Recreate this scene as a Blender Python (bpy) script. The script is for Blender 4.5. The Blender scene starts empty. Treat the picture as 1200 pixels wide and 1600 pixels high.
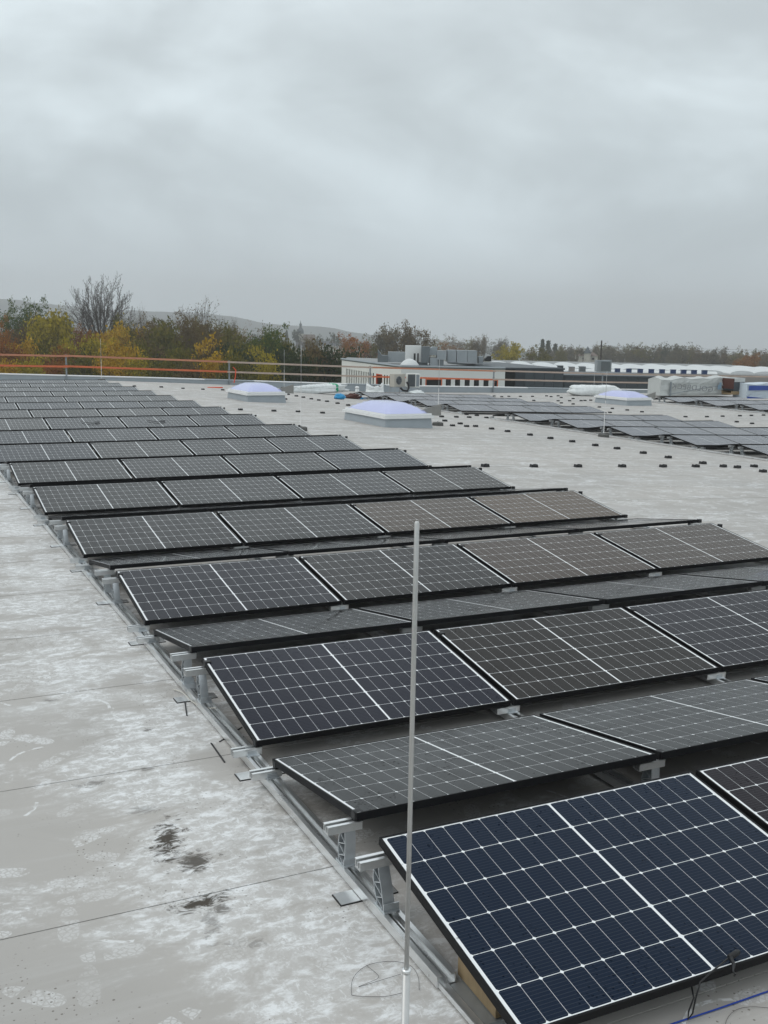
import bpy, math, random
from mathutils import Vector, Matrix, noise as mnoise
PI = math.pi
SC = bpy.context.scene
COL = SC.collection

# ------------------------------------------------------------------ camera
CAM = Vector((-1.851, -2.671, 2.458))
F_PX = 1632.0                                   # focal length in pixels of the 1200 x 1600 photograph
PITCH, YAW, ROLL = 0.1690, 0.4531, 0.0182
_fw = Vector((math.sin(YAW)*math.cos(PITCH), math.cos(YAW)*math.cos(PITCH), -math.sin(PITCH)))
_r0 = Vector((math.cos(YAW), -math.sin(YAW), 0))
_u0 = _r0.cross(_fw)
_rt = math.cos(ROLL)*_r0 + math.sin(ROLL)*_u0
_up = -math.sin(ROLL)*_r0 + math.cos(ROLL)*_u0
cam_d = bpy.data.cameras.new('camera'); cam = bpy.data.objects.new('camera', cam_d); COL.objects.link(cam)
cam_d.sensor_fit = 'VERTICAL'; cam_d.sensor_height = 36.0; cam_d.sensor_width = 27.0
cam_d.lens = F_PX/1600*36.0; cam_d.clip_start = 0.05; cam_d.clip_end = 12000
M = Matrix((_rt, _up, -_fw)).transposed().to_4x4(); M.translation = CAM
cam.matrix_world = M
SC.camera = cam

# ------------------------------------------------------------------ world, sun, exposure
SUN_EL, SUN_AZ = math.radians(46), math.radians(-78)      # azimuth from +Y towards +X
world = bpy.data.worlds.new('World'); SC.world = world; world.use_nodes = True

class NT:
    """small helper for building node trees"""
    def __init__(s, tree): s.t = tree; s.t.nodes.clear()
    def n(s, typ, _out=0, **kw):
        nd = s.t.nodes.new(typ)
        for k, v in kw.items():
            if k.startswith('i_'): s.put(nd.inputs[k[2:].replace('_', ' ')], v)
            elif k.startswith('n_'): s.put(nd.inputs[int(k[2:])], v)
            else: setattr(nd, k, v)
        return nd
    def put(s, sock, v):
        if isinstance(v, bpy.types.NodeSocket): s.t.links.new(v, sock)
        elif isinstance(v, bpy.types.Node): s.t.links.new(v.outputs[0], sock)
        else:
            if isinstance(v, tuple) and len(v) == 3 and sock.type == 'RGBA': v = (*v, 1)
            sock.default_value = v
    def m(s, op, a, b=0.0, c=None, clamp=False):
        nd = s.n('ShaderNodeMath', operation=op, use_clamp=clamp); s.put(nd.inputs[0], a); s.put(nd.inputs[1], b)
        if c is not None: s.put(nd.inputs[2], c)
        return nd.outputs[0]
    def v(s, op, a, b=(0, 0, 0)):
        nd = s.n('ShaderNodeVectorMath', operation=op); s.put(nd.inputs[0], a); s.put(nd.inputs[1], b)
        return nd.outputs['Value'] if op in ('LENGTH', 'DOT_PRODUCT', 'DISTANCE') else nd.outputs[0]
    def ss(s, x, lo, hi):                       # smooth step
        nd = s.n('ShaderNodeMapRange', interpolation_type='SMOOTHSTEP'); s.put(nd.inputs[0], x)
        nd.inputs[1].default_value = lo; nd.inputs[2].default_value = hi
        return nd.outputs[0]
    def mix(s, f, a, b, mode='MIX'):
        nd = s.n('ShaderNodeMix', data_type='RGBA', blend_type=mode)
        s.put(nd.inputs[0], f); s.put(nd.inputs[6], a); s.put(nd.inputs[7], b)
        return nd.outputs[2]
    def noise(s, vec, scale, detail=4, rough=.5, dist=0.0, out=0):
        nd = s.n('ShaderNodeTexNoise'); s.put(nd.inputs['Vector'], vec)
        nd.inputs['Scale'].default_value = scale; nd.inputs['Detail'].default_value = detail
        nd.inputs['Roughness'].default_value = rough; nd.inputs['Distortion'].default_value = dist
        return nd.outputs[out]
    def xyz(s, x, y, z=0.0):
        nd = s.n('ShaderNodeCombineXYZ'); s.put(nd.inputs[0], x); s.put(nd.inputs[1], y); s.put(nd.inputs[2], z)
        return nd.outputs[0]
    def sep(s, v):
        nd = s.n('ShaderNodeSeparateXYZ'); s.put(nd.inputs[0], v); return nd.outputs
    def ramp(s, f, stops):
        nd = s.n('ShaderNodeValToRGB'); s.put(nd.inputs[0], f); e = nd.color_ramp.elements
        while len(e) < len(stops): e.new(.5)
        for el, (p, c) in zip(e, stops): el.position = p; el.color = (*c, 1)
        return nd.outputs[0]

w = NT(world.node_tree)
sky = w.n('ShaderNodeTexSky', sky_type='NISHITA', sun_disc=False)
sky.sun_elevation = SUN_EL; sky.sun_rotation = SUN_AZ; sky.air_density = 1.5; sky.dust_density = 4.0
bg_sky = w.n('ShaderNodeBackground', i_Color=sky.outputs[0], i_Strength=0.08)
d = w.v('NORMALIZE', w.n('ShaderNodeTexCoord').outputs['Generated'])
dx, dy, dz = w.sep(d)
zc = w.m('MAXIMUM', dz, 0.0)
cp = w.xyz(dx, dy, w.m('MULTIPLY', dz, 2.1))
c1 = w.noise(cp, 2.6, 4, .5, .5)
c2 = w.noise(w.v('ADD', cp, (3.7, 4.1, 2.0)), 5.5, 5, .5, .5)
cl = w.m('ADD', w.m('MULTIPLY', c1, .65), w.m('MULTIPLY', c2, .35))
base = w.ramp(zc, [(0, (.705, .825, .895)), (.07, (.685, .79, .85)), (.20, (.745, .84, .885)), (.5, (.87, .95, .985)), (1, (.97, 1.03, 1.06))])
amp = w.m('MULTIPLY', w.ss(zc, -.02, .14), 1.0)
mod = w.m('ADD', 1.0, w.m('MULTIPLY', amp, w.m('SUBTRACT', w.m('MULTIPLY', w.ss(cl, .33, .67), .46), .21)))
ccol = w.mix(1.0, base, w.xyz(mod, mod, w.m('MULTIPLY', mod, 1.0)), 'MULTIPLY')
bg_cl = w.n('ShaderNodeBackground', i_Color=ccol, i_Strength=1.0)
mx = w.n('ShaderNodeMixShader'); w.put(mx.inputs[0], 0.93); w.put(mx.inputs[1], bg_sky); w.put(mx.inputs[2], bg_cl)
w.t.links.new(mx.outputs[0], w.n('ShaderNodeOutputWorld').inputs[0])

sun_d = bpy.data.lights.new('sun', 'SUN'); sun = bpy.data.objects.new('sun', sun_d); COL.objects.link(sun)
sun_d.energy = 0.6; sun_d.angle = math.radians(35); sun_d.color = (1.0, .97, .93)
sdir = Vector((math.sin(SUN_AZ)*math.cos(SUN_EL), math.cos(SUN_AZ)*math.cos(SUN_EL), math.sin(SUN_EL)))
sun.rotation_euler = sdir.to_track_quat('Z', 'Y').to_euler()
SC.view_settings.view_transform = 'Standard'; SC.view_settings.look = 'None'
SC.view_settings.exposure = 0.0; SC.view_settings.gamma = 1.0; SC.view_settings.use_curve_mapping = False
SC.render.engine = 'CYCLES'
SC.cycles.max_bounces = 6; SC.cycles.diffuse_bounces = 3; SC.cycles.glossy_bounces = 3
SC.cycles.transmission_bounces = 2; SC.cycles.volume_bounces = 0; SC.cycles.transparent_max_bounces = 4

# ------------------------------------------------------------------ geometry helpers
KX = [-60, 7.5, 15.4, 18.5, 24, 34, 50, 90]
KZ = [0, 0, -.30, -.56, -.73, -.84, -.98, -1.2]
def interp(x, xs, ys):
    if x <= xs[0]: return ys[0]
    for i in range(len(xs)-1):
        if x <= xs[i+1]: return ys[i] + (ys[i+1]-ys[i])*(x-xs[i])/(xs[i+1]-xs[i])
    return ys[-1]
def g(x): return interp(x, KX, KZ)                # height of the roof: it falls gently to the right
def ray(px, py): return _fw + (px-600)/F_PX*_rt - (py-800)/F_PX*_up
def at(px, py, depth): return CAM + ray(px, py)*depth
def onY(px, py, Y): r = ray(px, py); return CAM + r*((Y-CAM.y)/r.y)
def onroof(px, py, h=0.0):                        # pixel -> point where it meets the roof (plus h)
    r = ray(px, py); lo, hi = .5, 140.0
    for _ in range(60):
        mid = (lo+hi)/2; P = CAM+r*mid
        if P.z > g(P.x)+h: lo = mid
        else: hi = mid
    return CAM+r*lo
FH = Vector((math.sin(YAW), math.cos(YAW), 0)); RH = Vector((math.cos(YAW), -math.sin(YAW), 0))
def ground_z(P):
    q = Vector((P.x, P.y, 0)); lat = q.dot(RH); dep = max(0, q.dot(FH))
    return -8.5 - .03*max(-1500, min(2500, lat)) - .010*dep

class MB:
    """collects faces; build() links them as one mesh object"""
    def __init__(s): s.v = []; s.f = []
    def add(s, vs, fs):
        o = len(s.v); s.v += [tuple(q) for q in vs]; s.f += [tuple(i+o for i in f) for f in fs]; return s
    def box(s, x0, x1, y0, y1, z0, z1, M=None):
        vs = [Vector((x, y, z)) for z in (z0, z1) for y in (y0, y1) for x in (x0, x1)]
        if M: vs = [M @ q for q in vs]
        return s.add(vs, [(0, 2, 3, 1), (4, 5, 7, 6), (0, 1, 5, 4), (2, 6, 7, 3), (0, 4, 6, 2), (1, 3, 7, 5)])
    def prism(s, poly, a, b, axis='x', M=None):   # extrude polygon of 2-D points along an axis
        n = len(poly)
        def P(q, t): return Vector({'x': (t, q[0], q[1]), 'y': (q[0], t, q[1]), 'z': (q[0], q[1], t)}[axis])
        vs = [P(q, a) for q in poly]+[P(q, b) for q in poly]
        if M: vs = [M @ q for q in vs]
        return s.add(vs, [tuple(range(n-1, -1, -1)), tuple(range(n, 2*n))]+[(i, (i+1) % n, (i+1) % n+n, i+n) for i in range(n)])
    def tube(s, pts, r, n=6, cap=True):
        pts = [Vector(p) for p in pts]; rs = r if isinstance(r, (list, tuple)) else [r]*len(pts)
        vs = []; fs = []; ref = None
        for i, p in enumerate(pts):
            t = (pts[min(i+1, len(pts)-1)]-pts[max(i-1, 0)]).normalized()
            if ref is None: ref = Vector((0, 0, 1)) if abs(t.z) < .9 else Vector((1, 0, 0))
            a = t.cross(ref).normalized(); b = a.cross(t).normalized(); ref = b
            vs += [p+rs[i]*(math.cos(2*PI*k/n)*a+math.sin(2*PI*k/n)*b) for k in range(n)]
        for i in range(len(pts)-1):
            fs += [(i*n+k, i*n+(k+1) % n, (i+1)*n+(k+1) % n, (i+1)*n+k) for k in range(n)]
        if cap: fs += [tuple(range(n-1, -1, -1)), tuple(range((len(pts)-1)*n, len(pts)*n))]
        return s.add(vs, fs)
    def lathe(s, prof, n=12, c=(0, 0, 0)):
        vs = [(c[0]+r*math.cos(2*PI*k/n), c[1]+r*math.sin(2*PI*k/n), c[2]+z) for r, z in prof for k in range(n)]
        fs = [(i*n+k, i*n+(k+1) % n, (i+1)*n+(k+1) % n, (i+1)*n+k) for i in range(len(prof)-1) for k in range(n)]
        fs += [tuple(range(n-1, -1, -1)), tuple(range((len(prof)-1)*n, len(prof)*n))]
        return s.add(vs, fs)
    def mesh(s, name, mat=None, smooth=False):
        me = bpy.data.meshes.new(name); me.from_pydata(s.v, [], s.f)
        if mat: me.materials.append(mat)
        if smooth: me.polygons.foreach_set('use_smooth', [True]*len(me.polygons))
        me.update(); return me
    def build(s, name, mat, parent=None, smooth=False): return link(name, s.mesh(name, mat, smooth), parent)
def link(name, me, parent=None, loc=None):
    o = bpy.data.objects.new(name, me); COL.objects.link(o)
    if parent: o.parent = parent
    if loc is not None: o.location = loc
    return o
def tag(o, label, cat, group=None):
    o['label'] = label; o['category'] = cat
    if group: o['group'] = group
    return o
def thing(name, label, cat, loc=(0, 0, 0), rz=0.0, group=None, scale=None):
    o = bpy.data.objects.new(name, None); COL.objects.link(o); o.empty_display_size = .1
    o.location = loc; o.rotation_euler = (0, 0, rz)
    if scale: o.scale = scale
    return tag(o, label, cat, group)
ORD = ['first', 'second', 'third', 'fourth', 'fifth', 'sixth', 'seventh', 'eighth', 'ninth', 'tenth', 'eleventh', 'twelfth',
       'thirteenth', 'fourteenth', 'fifteenth', 'sixteenth', 'seventeenth', 'eighteenth', 'nineteenth', 'twentieth']
def ordn(i): return ORD[i] if i < 20 else ('twenty-'+ORD[i-20] if i < 29 else 'thirty-'+ORD[i-30] if 30 <= i < 39 else str(i+1)+'th')

# ------------------------------------------------------------------ materials
MATS = {}
def plain(name, col, rough=.6, metal=0.0, var=.0, vscale=8.0, ior=1.45, bump=0.0, coat=0.0, stretch=(1, 1, 1)):
    m = bpy.data.materials.new(name); m.use_nodes = True; t = NT(m.node_tree)
    p = t.n('ShaderNodeBsdfPrincipled'); p.inputs['Roughness'].default_value = rough; p.inputs['Metallic'].default_value = metal
    p.inputs['IOR'].default_value = ior; p.inputs['Coat Weight'].default_value = coat
    if var:
        co = t.v('MULTIPLY', t.n('ShaderNodeTexCoord').outputs['Object'], stretch)
        n = t.noise(co, vscale, 5, .6, .3)
        f = t.m('ADD', 1-var, t.m('MULTIPLY', n, 2*var))
        t.put(p.inputs['Base Color'], t.mix(1.0, col, t.xyz(f, f, f), 'MULTIPLY'))
        t.put(p.inputs['Roughness'], t.m('ADD', rough-.1, t.m('MULTIPLY', n, .2), clamp=True))
        if bump:
            b = t.n('ShaderNodeBump', i_Height=n); b.inputs['Strength'].default_value = bump; b.inputs['Distance'].default_value = .02
            t.put(p.inputs['Normal'], b)
    else: t.put(p.inputs['Base Color'], col)
    t.t.links.new(p.outputs[0], t.n('ShaderNodeOutputMaterial').inputs[0])
    MATS[name] = m; return m

def glass_finish(t, p, co):
    """wet module glass: drops and drip marks change the gloss"""
    x, y, z = t.sep(co)
    streak = t.noise(t.xyz(t.m('MULTIPLY', x, 14.0), t.m('MULTIPLY', y, 2.2), t.n('ShaderNodeObjectInfo').outputs['Random']), 1.0, 5, .65, .6)
    vo = t.n('ShaderNodeTexVoronoi', feature='F1'); t.put(vo.inputs['Vector'], co); vo.inputs['Scale'].default_value = 75.0
    sep = t.n('ShaderNodeSeparateColor'); t.put(sep.inputs[0], vo.outputs['Color'])
    patch = t.ss(t.noise(co, 3.4, 4, .65, .5), .43, .58)
    size = t.m('MULTIPLY', t.m('MULTIPLY', sep.outputs[0], .46), patch)
    drop = t.m('MULTIPLY', t.m('LESS_THAN', vo.outputs['Distance'], size), t.m('GREATER_THAN', sep.outputs[1], .45))
    b = t.n('ShaderNodeBump', i_Height=t.m('MULTIPLY', drop, t.m('SUBTRACT', size, vo.outputs['Distance']))); b.inputs['Strength'].default_value = 1.0; b.inputs['Distance'].default_value = .02
    t.put(p.inputs['Normal'], b)
    t.put(p.inputs['Specular IOR Level'], t.m('SUBTRACT', .5, t.m('MULTIPLY', drop, .36)))
    t.put(p.inputs['Roughness'], t.m('ADD', .06, t.m('MULTIPLY', t.ss(streak, .35, .75), .16)))
    p.inputs['IOR'].default_value = 1.235
    return drop, streak

def cell_color(t, co_stripe=None):
    info = t.n('ShaderNodeObjectInfo')
    return info.outputs['Color']

def mat_cell():
    m = bpy.data.materials.new('cell'); m.use_nodes = True; t = NT(m.node_tree)
    tc = t.n('ShaderNodeTexCoord'); co = tc.outputs['Object']; x, y, z = t.sep(co)
    p = t.n('ShaderNodeBsdfPrincipled')
    geo = t.n('ShaderNodeNewGeometry').outputs['Position']
    drop, streak = glass_finish(t, p, geo)
    ph = t.m('FRACT', t.m('ADD', t.m('MULTIPLY', y, 1/.01654), .5))
    bus = t.m('LESS_THAN', t.m('ABSOLUTE', t.m('SUBTRACT', ph, .5)), .055)
    col = t.mix(t.m('MULTIPLY', bus, .09), cell_color(t), (.30, .32, .36))
    t.put(p.inputs['Base Color'], col)
    t.t.links.new(p.outputs[0], t.n('ShaderNodeOutputMaterial').inputs[0]); return m

L, W, T = 1.722, 1.134, .1532                     # module length, width, tilt
LIP = .009; CW, CH = .0907, .1812; GX, GY, GM = .0016, .0028, .0125
X0C = (L-(18*CW+16*GX+GM))/2; Y0C = (W-(6*CH+5*GY))/2
def col_x(i): return X0C+CW/2+i*(CW+GX)+(GM-GX if i >= 9 else 0)
def row_y(j): return Y0C+CH/2+j*(CH+GY)

def mat_laminate():
    """far modules: the same cell layout drawn by nodes"""
    m = bpy.data.materials.new('laminate_cells'); m.use_nodes = True; t = NT(m.node_tree)
    co = t.n('ShaderNodeTexCoord').outputs['Object']; x, y, z = t.sep(co)
    p = t.n('ShaderNodeBsdfPrincipled')
    geo = t.n('ShaderNodeNewGeometry').outputs['Position']
    glass_finish(t, p, geo)
    right = t.m('GREATER_THAN', x, L/2)
    xs = t.m('SUBTRACT', t.m('SUBTRACT', x, X0C-GX/2), t.m('MULTIPLY', right, GM-GX))
    fx = t.m('MULTIPLY', t.m('FRACT', t.m('DIVIDE', xs, CW+GX)), CW+GX)
    ys = t.m('SUBTRACT', y, Y0C-GY/2)
    fy = t.m('MULTIPLY', t.m('FRACT', t.m('DIVIDE', ys, CH+GY)), CH+GY)
    ax = t.m('ABSOLUTE', t.m('SUBTRACT', fx, (CW+GX)/2)); ay = t.m('ABSOLUTE', t.m('SUBTRACT', fy, (CH+GY)/2))
    incell = t.m('MULTIPLY', t.m('LESS_THAN', ax, CW/2), t.m('LESS_THAN', ay, CH/2))
    incell = t.m('MULTIPLY', incell, t.m('LESS_THAN', t.m('ADD', ax, ay), (CW+CH)/2-.0075))
    inx = t.m('LESS_THAN', t.m('ABSOLUTE', t.m('SUBTRACT', x, L/2)), L/2-X0C)
    mid = t.m('GREATER_THAN', t.m('ABSOLUTE', t.m('SUBTRACT', x, L/2)), GM/2)
    iny = t.m('LESS_THAN', t.m('ABSOLUTE', t.m('SUBTRACT', y, W/2)), W/2-Y0C)
    mask = t.m('MULTIPLY', t.m('MULTIPLY', incell, inx), t.m('MULTIPLY', iny, mid))
    t.put(p.inputs['Base Color'], t.mix(mask, (.72, .74, .75), cell_color(t)))
    t.t.links.new(p.outputs[0], t.n('ShaderNodeOutputMaterial').inputs[0]); return m

def mat_roof():
    m = bpy.data.materials.new('roof_membrane'); m.use_nodes = True; t = NT(m.node_tree)
    co = t.n('ShaderNodeTexCoord').outputs['Object']; x, y, z = t.sep(co)
    co2 = t.xyz(x, y, 0.0)
    p = t.n('ShaderNodeBsdfPrincipled'); p.inputs['IOR'].default_value = 1.4
    big = t.noise(co2, .22, 4, .55, .4)
    mid = t.noise(co2, 1.1, 5, .6, .8)
    col = t.mix(t.ss(big, .35, .65), (.432, .411, .386), (.380, .364, .344))
    col = t.mix(t.m('MULTIPLY', t.ss(mid, .42, .7), .35), col, (.352, .335, .312))
    # drag streaks running with the sheets
    st = t.noise(t.v('MULTIPLY', co2, (.55, 5.0, 1)), 1.0, 6, .65, .7)
    col = t.mix(t.m('MULTIPLY', t.ss(st, .5, .74), .38), col, (.54, .54, .53))
    # chalky scuffed areas: strokes inside patches, strongest in the walkway beside the modules
    walk = t.m('SUBTRACT', 1.0, t.ss(t.m('ABSOLUTE', t.m('ADD', x, .42)), .15, 1.05))
    far = t.m('MULTIPLY', t.ss(x, 5.0, 7.5), t.m('SUBTRACT', .26, t.m('MULTIPLY', t.ss(x, 8., 14.), .20)))
    patch = t.noise(t.v('MULTIPLY', co2, (.80, 1.30, 1)), 1.5, 9, .70, .5)
    patch = t.ss(t.m('ADD', patch, t.m('ADD', t.m('MULTIPLY', walk, .15), t.m('MULTIPLY', far, .24))), .53, .68)
    s1 = t.noise(t.v('MULTIPLY', co2, (1.0, 1.7, 1)), 9.0, 10, .76, .35)
    s2 = t.noise(t.v('ADD', t.v('MULTIPLY', co2, (2.2, .9, 1)), (7, 3, 0)), 16.0, 9, .76, .3)
    strokes = t.m('MAXIMUM', t.ss(s1, .45, .61), t.m('MULTIPLY', t.ss(s2, .52, .63), .8))
    white = t.m('MULTIPLY', t.m('MULTIPLY', patch, t.m('ADD', t.m('ADD', .07, t.m('MULTIPLY', walk, .16)), t.m('MULTIPLY', strokes, .80))), .95)
    # boot prints
    def prints(scale, off, seed_thr):
        q = t.v('ADD', t.v('MULTIPLY', co2, (scale, scale, 1)), off)
        vo = t.n('ShaderNodeTexVoronoi', feature='F1', voronoi_dimensions='2D'); t.put(vo.inputs['Vector'], q); vo.inputs['Scale'].default_value = 1.0
        vo.inputs['Randomness'].default_value = .8
        lc = t.v('SUBTRACT', q, vo.outputs['Position'])
        sc = t.n('ShaderNodeSeparateColor'); t.put(sc.inputs[0], vo.outputs['Color'])
        rot = t.n('ShaderNodeVectorRotate', rotation_type='Z_AXIS'); t.put(rot.inputs['Vector'], lc); t.put(rot.inputs['Angle'], t.m('MULTIPLY', sc.outputs[0], 6.28))
        lx, ly, _ = t.sep(rot.outputs[0])
        lx = t.m('DIVIDE', lx, scale); ly = t.m('DIVIDE', ly, scale)
        wv = t.m('ADD', .043, t.m('MULTIPLY', lx, .06))
        e = t.m('ADD', t.m('POWER', t.m('ABSOLUTE', t.m('DIVIDE', lx, .135)), 2.6), t.m('POWER', t.m('ABSOLUTE', t.m('DIVIDE', ly, wv)), 2.4))
        inside = t.m('LESS_THAN', e, 1.0)
        arch = t.m('GREATER_THAN', t.m('ABSOLUTE', t.m('ADD', lx, .045)), .016)
        tv = t.n('ShaderNodeTexVoronoi', feature='DISTANCE_TO_EDGE', voronoi_dimensions='2D'); t.put(tv.inputs['Vector'], t.xyz(lx, ly)); tv.inputs['Scale'].default_value = 42.0
        tread = t.m('ADD', .25, t.m('MULTIPLY', t.ss(tv.outputs['Distance'], .06, .16), .75))
        wear = t.ss(t.noise(co2, 16.0, 4, .7, .5), .36, .52)
        on = t.m('GREATER_THAN', sc.outputs[1], seed_thr)
        return t.m('MULTIPLY', t.m('MULTIPLY', t.m('MULTIPLY', inside, arch), t.m('MULTIPLY', tread, wear)), t.m('MULTIPLY', on, t.m('ADD', .14, t.m('MULTIPLY', sc.outputs[2], .42))))
    pr = t.m('MAXIMUM', prints(2.9, (3.3, 1.7, 0), .25), prints(2.3, (9.1, 5.2, 0), .30))
    # single scrape strokes
    vs = t.n('ShaderNodeTexVoronoi', feature='F1', voronoi_dimensions='2D'); t.put(vs.inputs['Vector'], t.v('MULTIPLY', co2, (2.0, 2.0, 1))); vs.inputs['Scale'].default_value = 1.0
    lc = t.v('SUBTRACT', t.v('MULTIPLY', co2, (2.0, 2.0, 1)), vs.outputs['Position'])
    scs = t.n('ShaderNodeSeparateColor'); t.put(scs.inputs[0], vs.outputs['Color'])
    rr = t.n('ShaderNodeVectorRotate', rotation_type='Z_AXIS'); t.put(rr.inputs['Vector'], lc); t.put(rr.inputs['Angle'], t.m('MULTIPLY', scs.outputs[1], 6.28))
    sx, sy, _ = t.sep(rr.outputs[0])
    sy = t.m('ADD', sy, t.m('MULTIPLY', t.m('MULTIPLY', sx, sx), 1.2))
    stroke = t.m('MULTIPLY', t.m('LESS_THAN', t.m('ABSOLUTE', sx), t.m('MULTIPLY', scs.outputs[2], .32)), t.m('LESS_THAN', t.m('ABSOLUTE', sy), t.m('ADD', .008, t.m('MULTIPLY', t.noise(co2, 30, 2), .022))))
    stroke = t.m('MULTIPLY', stroke, t.m('MULTIPLY', t.m('GREATER_THAN', scs.outputs[0], .45), t.ss(t.noise(co2, 22.0, 3, .6), .38, .55)))
    white = t.m('MAXIMUM', white, t.m('MAXIMUM', pr, t.m('MULTIPLY', stroke, .7)))
    col = t.mix(white, col, (.75, .76, .765))
    # dirt specks and the brown silt left by dried puddles
    sp = t.n('ShaderNodeTexVoronoi', feature='F1', voronoi_dimensions='2D'); t.put(sp.inputs['Vector'], co2); sp.inputs['Scale'].default_value = 38.0
    ssp = t.n('ShaderNodeSeparateColor'); t.put(ssp.inputs[0], sp.outputs['Color'])
    spk = t.m('MULTIPLY', t.m('LESS_THAN', sp.outputs['Distance'], t.m('MULTIPLY', ssp.outputs[0], .20)), t.ss(t.noise(co2, 1.7, 4, .6, .4), .50, .62))
    spk = t.m('MULTIPLY', spk, t.m('GREATER_THAN', ssp.outputs[1], .55))
    col = t.mix(t.m('MULTIPLY', spk, .7), col, (.10, .085, .065))
    dn = t.noise(t.v('MULTIPLY', co2, (1.0, 1.6, 1)), 10.0, 8, .74, 1.2)
    def stain(cx, cy, rx, ry, ang, k):
        q = t.n('ShaderNodeVectorRotate', rotation_type='Z_AXIS'); t.put(q.inputs['Vector'], t.v('SUBTRACT', co2, (cx, cy, 0))); q.inputs['Angle'].default_value = ang
        e = t.v('LENGTH', t.v('DIVIDE', q.outputs[0], (rx, ry, 1)))
        return t.m('MULTIPLY', t.ss(t.m('SUBTRACT', t.m('MULTIPLY', dn, 5.0), t.m('ADD', e, 1.55)), .0, .75), k)
    stn = stain(-.69, 2.06, .085, .26, .30, 1.0)
    for a in ((-.62, 1.80, .10, .11, .2, .9), (-.69, 1.44, .14, .065, -.2, 1.0), (-.64, 1.36, .06, .08, 0, .7), (-.70, 1.28, .05, .16, .3, .45), (-.92, 2.86, .09, .05, 0, .55), (-.60, 2.95, .05, .04, 0, .5),
              (-.71, 2.42, .10, .06, .2, .4), (-.45, 3.52, .04, .03, 0, .7), (-.93, 4.30, .07, .04, 0, .5), (-.60, 1.05, .10, .05, .2, .4), (.02, 2.2, .3, .5, 0, .25)):
        stn = t.m('MAXIMUM', stn, stain(*a))
    col = t.mix(stn, col, (.050, .040, .029))
    t.put(p.inputs['Base Color'], col)
    wet = t.ss(t.noise(co2, .45, 4, .6, .8), .48, .68)
    t.put(p.inputs['Roughness'], t.m('SUBTRACT', .62, t.m('MULTIPLY', wet, .22)))
    b = t.n('ShaderNodeBump', i_Height=t.m('ADD', t.m('MULTIPLY', mid, 1.0), t.m('MULTIPLY', t.noise(co2, 60, 3), .05))); b.inputs['Strength'].default_value = .25; b.inputs['Distance'].default_value = .03
    t.put(p.inputs['Normal'], b)
    t.t.links.new(p.outputs[0], t.n('ShaderNodeOutputMaterial').inputs[0]); return m

def mat_leaf(name, stops, trans=.25):
    m = bpy.data.materials.new(name); m.use_nodes = True; t = NT(m.node_tree)
    rnd = t.n('ShaderNodeNewGeometry').outputs['Random Per Island']
    oi = t.n('ShaderNodeObjectInfo').outputs['Random']
    c = t.ramp(t.m('ADD', t.m('MULTIPLY', rnd, .8), t.m('MULTIPLY', oi, .2)), stops)
    a = t.n('ShaderNodeBsdfDiffuse', i_Color=c); b = t.n('ShaderNodeBsdfTranslucent', i_Color=c)
    mxs = t.n('ShaderNodeMixShader'); mxs.inputs[0].default_value = trans
    t.t.links.new(a.outputs[0], mxs.inputs[1]); t.t.links.new(b.outputs[0], mxs.inputs[2])
    t.t.links.new(mxs.outputs[0], t.n('ShaderNodeOutputMaterial').inputs[0]); return m

M_ROOF = mat_roof(); M_CELL = mat_cell(); M_LAM = mat_laminate()
def mat_backsheet():
    m = bpy.data.materials.new('backsheet'); m.use_nodes = True; t = NT(m.node_tree)
    p = t.n('ShaderNodeBsdfPrincipled'); glass_finish(t, p, t.n('ShaderNodeNewGeometry').outputs['Position'])
    t.put(p.inputs['Base Color'], (.80, .82, .83)); t.t.links.new(p.outputs[0], t.n('ShaderNodeOutputMaterial').inputs[0]); return m
M_BACK = mat_backsheet()
M_FRAME = plain('black_anodised', (.008, .008, .009), .55, 0, .2, 20, ior=1.25)
M_ALU = plain('aluminium', (.80, .81, .81), .30, .85, .18, 14, stretch=(1, .3, 1))
M_ALU2 = plain('aluminium_post', (.58, .61, .63), .36, .75, .15, 20)
M_RUBBER = plain('black_rubber', (.018, .018, .018), .75, 0, .3, 30)
M_ROD = plain('aluminium_rod', (.55, .55, .54), .42, .7, .12, 30)
M_CONC = plain('concrete_base', (.10, .10, .095), .85, 0, .3, 25, bump=.3)
M_BLACK = plain('black_plastic', (.014, .014, .015), .5)
M_GROOVE = plain('seam_dark', (.06, .058, .055), .9)
M_WOOD = plain('timber', (.27, .20, .115), .75, 0, .35, 30, bump=.3, stretch=(1, 1, .25))
M_STEEL = plain('galvanised', (.36, .38, .39), .45, .6, .3, 12)
M_WHITE = plain('white_paint', (.78, .79, .79), .45, 0, .06, 6)
M_KERB = plain('membrane_upstand', (.34, .38, .41), .6, 0, .12, 3)
M_DOME = plain('opal_dome', (.47, .50, .75), .15, 0, .05, 2)
M_GREYP = plain('grey_sheet', (.26, .255, .24), .6, 0, .12, 5)
M_FILM = plain('plastic_film', (.74, .77, .77), .28, 0, .12, 5, bump=.6)
M_FILM2 = plain('banner_film', (.50, .52, .51), .4, 0, .14, 1.5, bump=.4)
M_GREEN = plain('green_tape', (.02, .33, .17), .4)
M_BLUEBAG = plain('blue_bag', (.03, .28, .55), .4, 0, .2, 10)
M_BROWN = plain('brown_waste', (.085, .035, .028), .8, 0, .5, 14)
M_ORANGE = plain('orange_rail', (.60, .15, .065), .55, 0, .3, 1.6)
M_FADED = plain('faded_rail', (.50, .22, .135), .65, 0, .3, 1.6)
M_PALE = plain('pale_rail', (.46, .36, .30), .6, 0, .25, 1.6)
M_ORANGE2 = plain('orange_strap', (.75, .10, .04), .5)
M_POST = plain('galvanised_post', (.26, .29, .31), .5, .4, .15, 4)
M_BLUELINE = plain('blue_line', (.012, .05, .33), .6)
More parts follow.
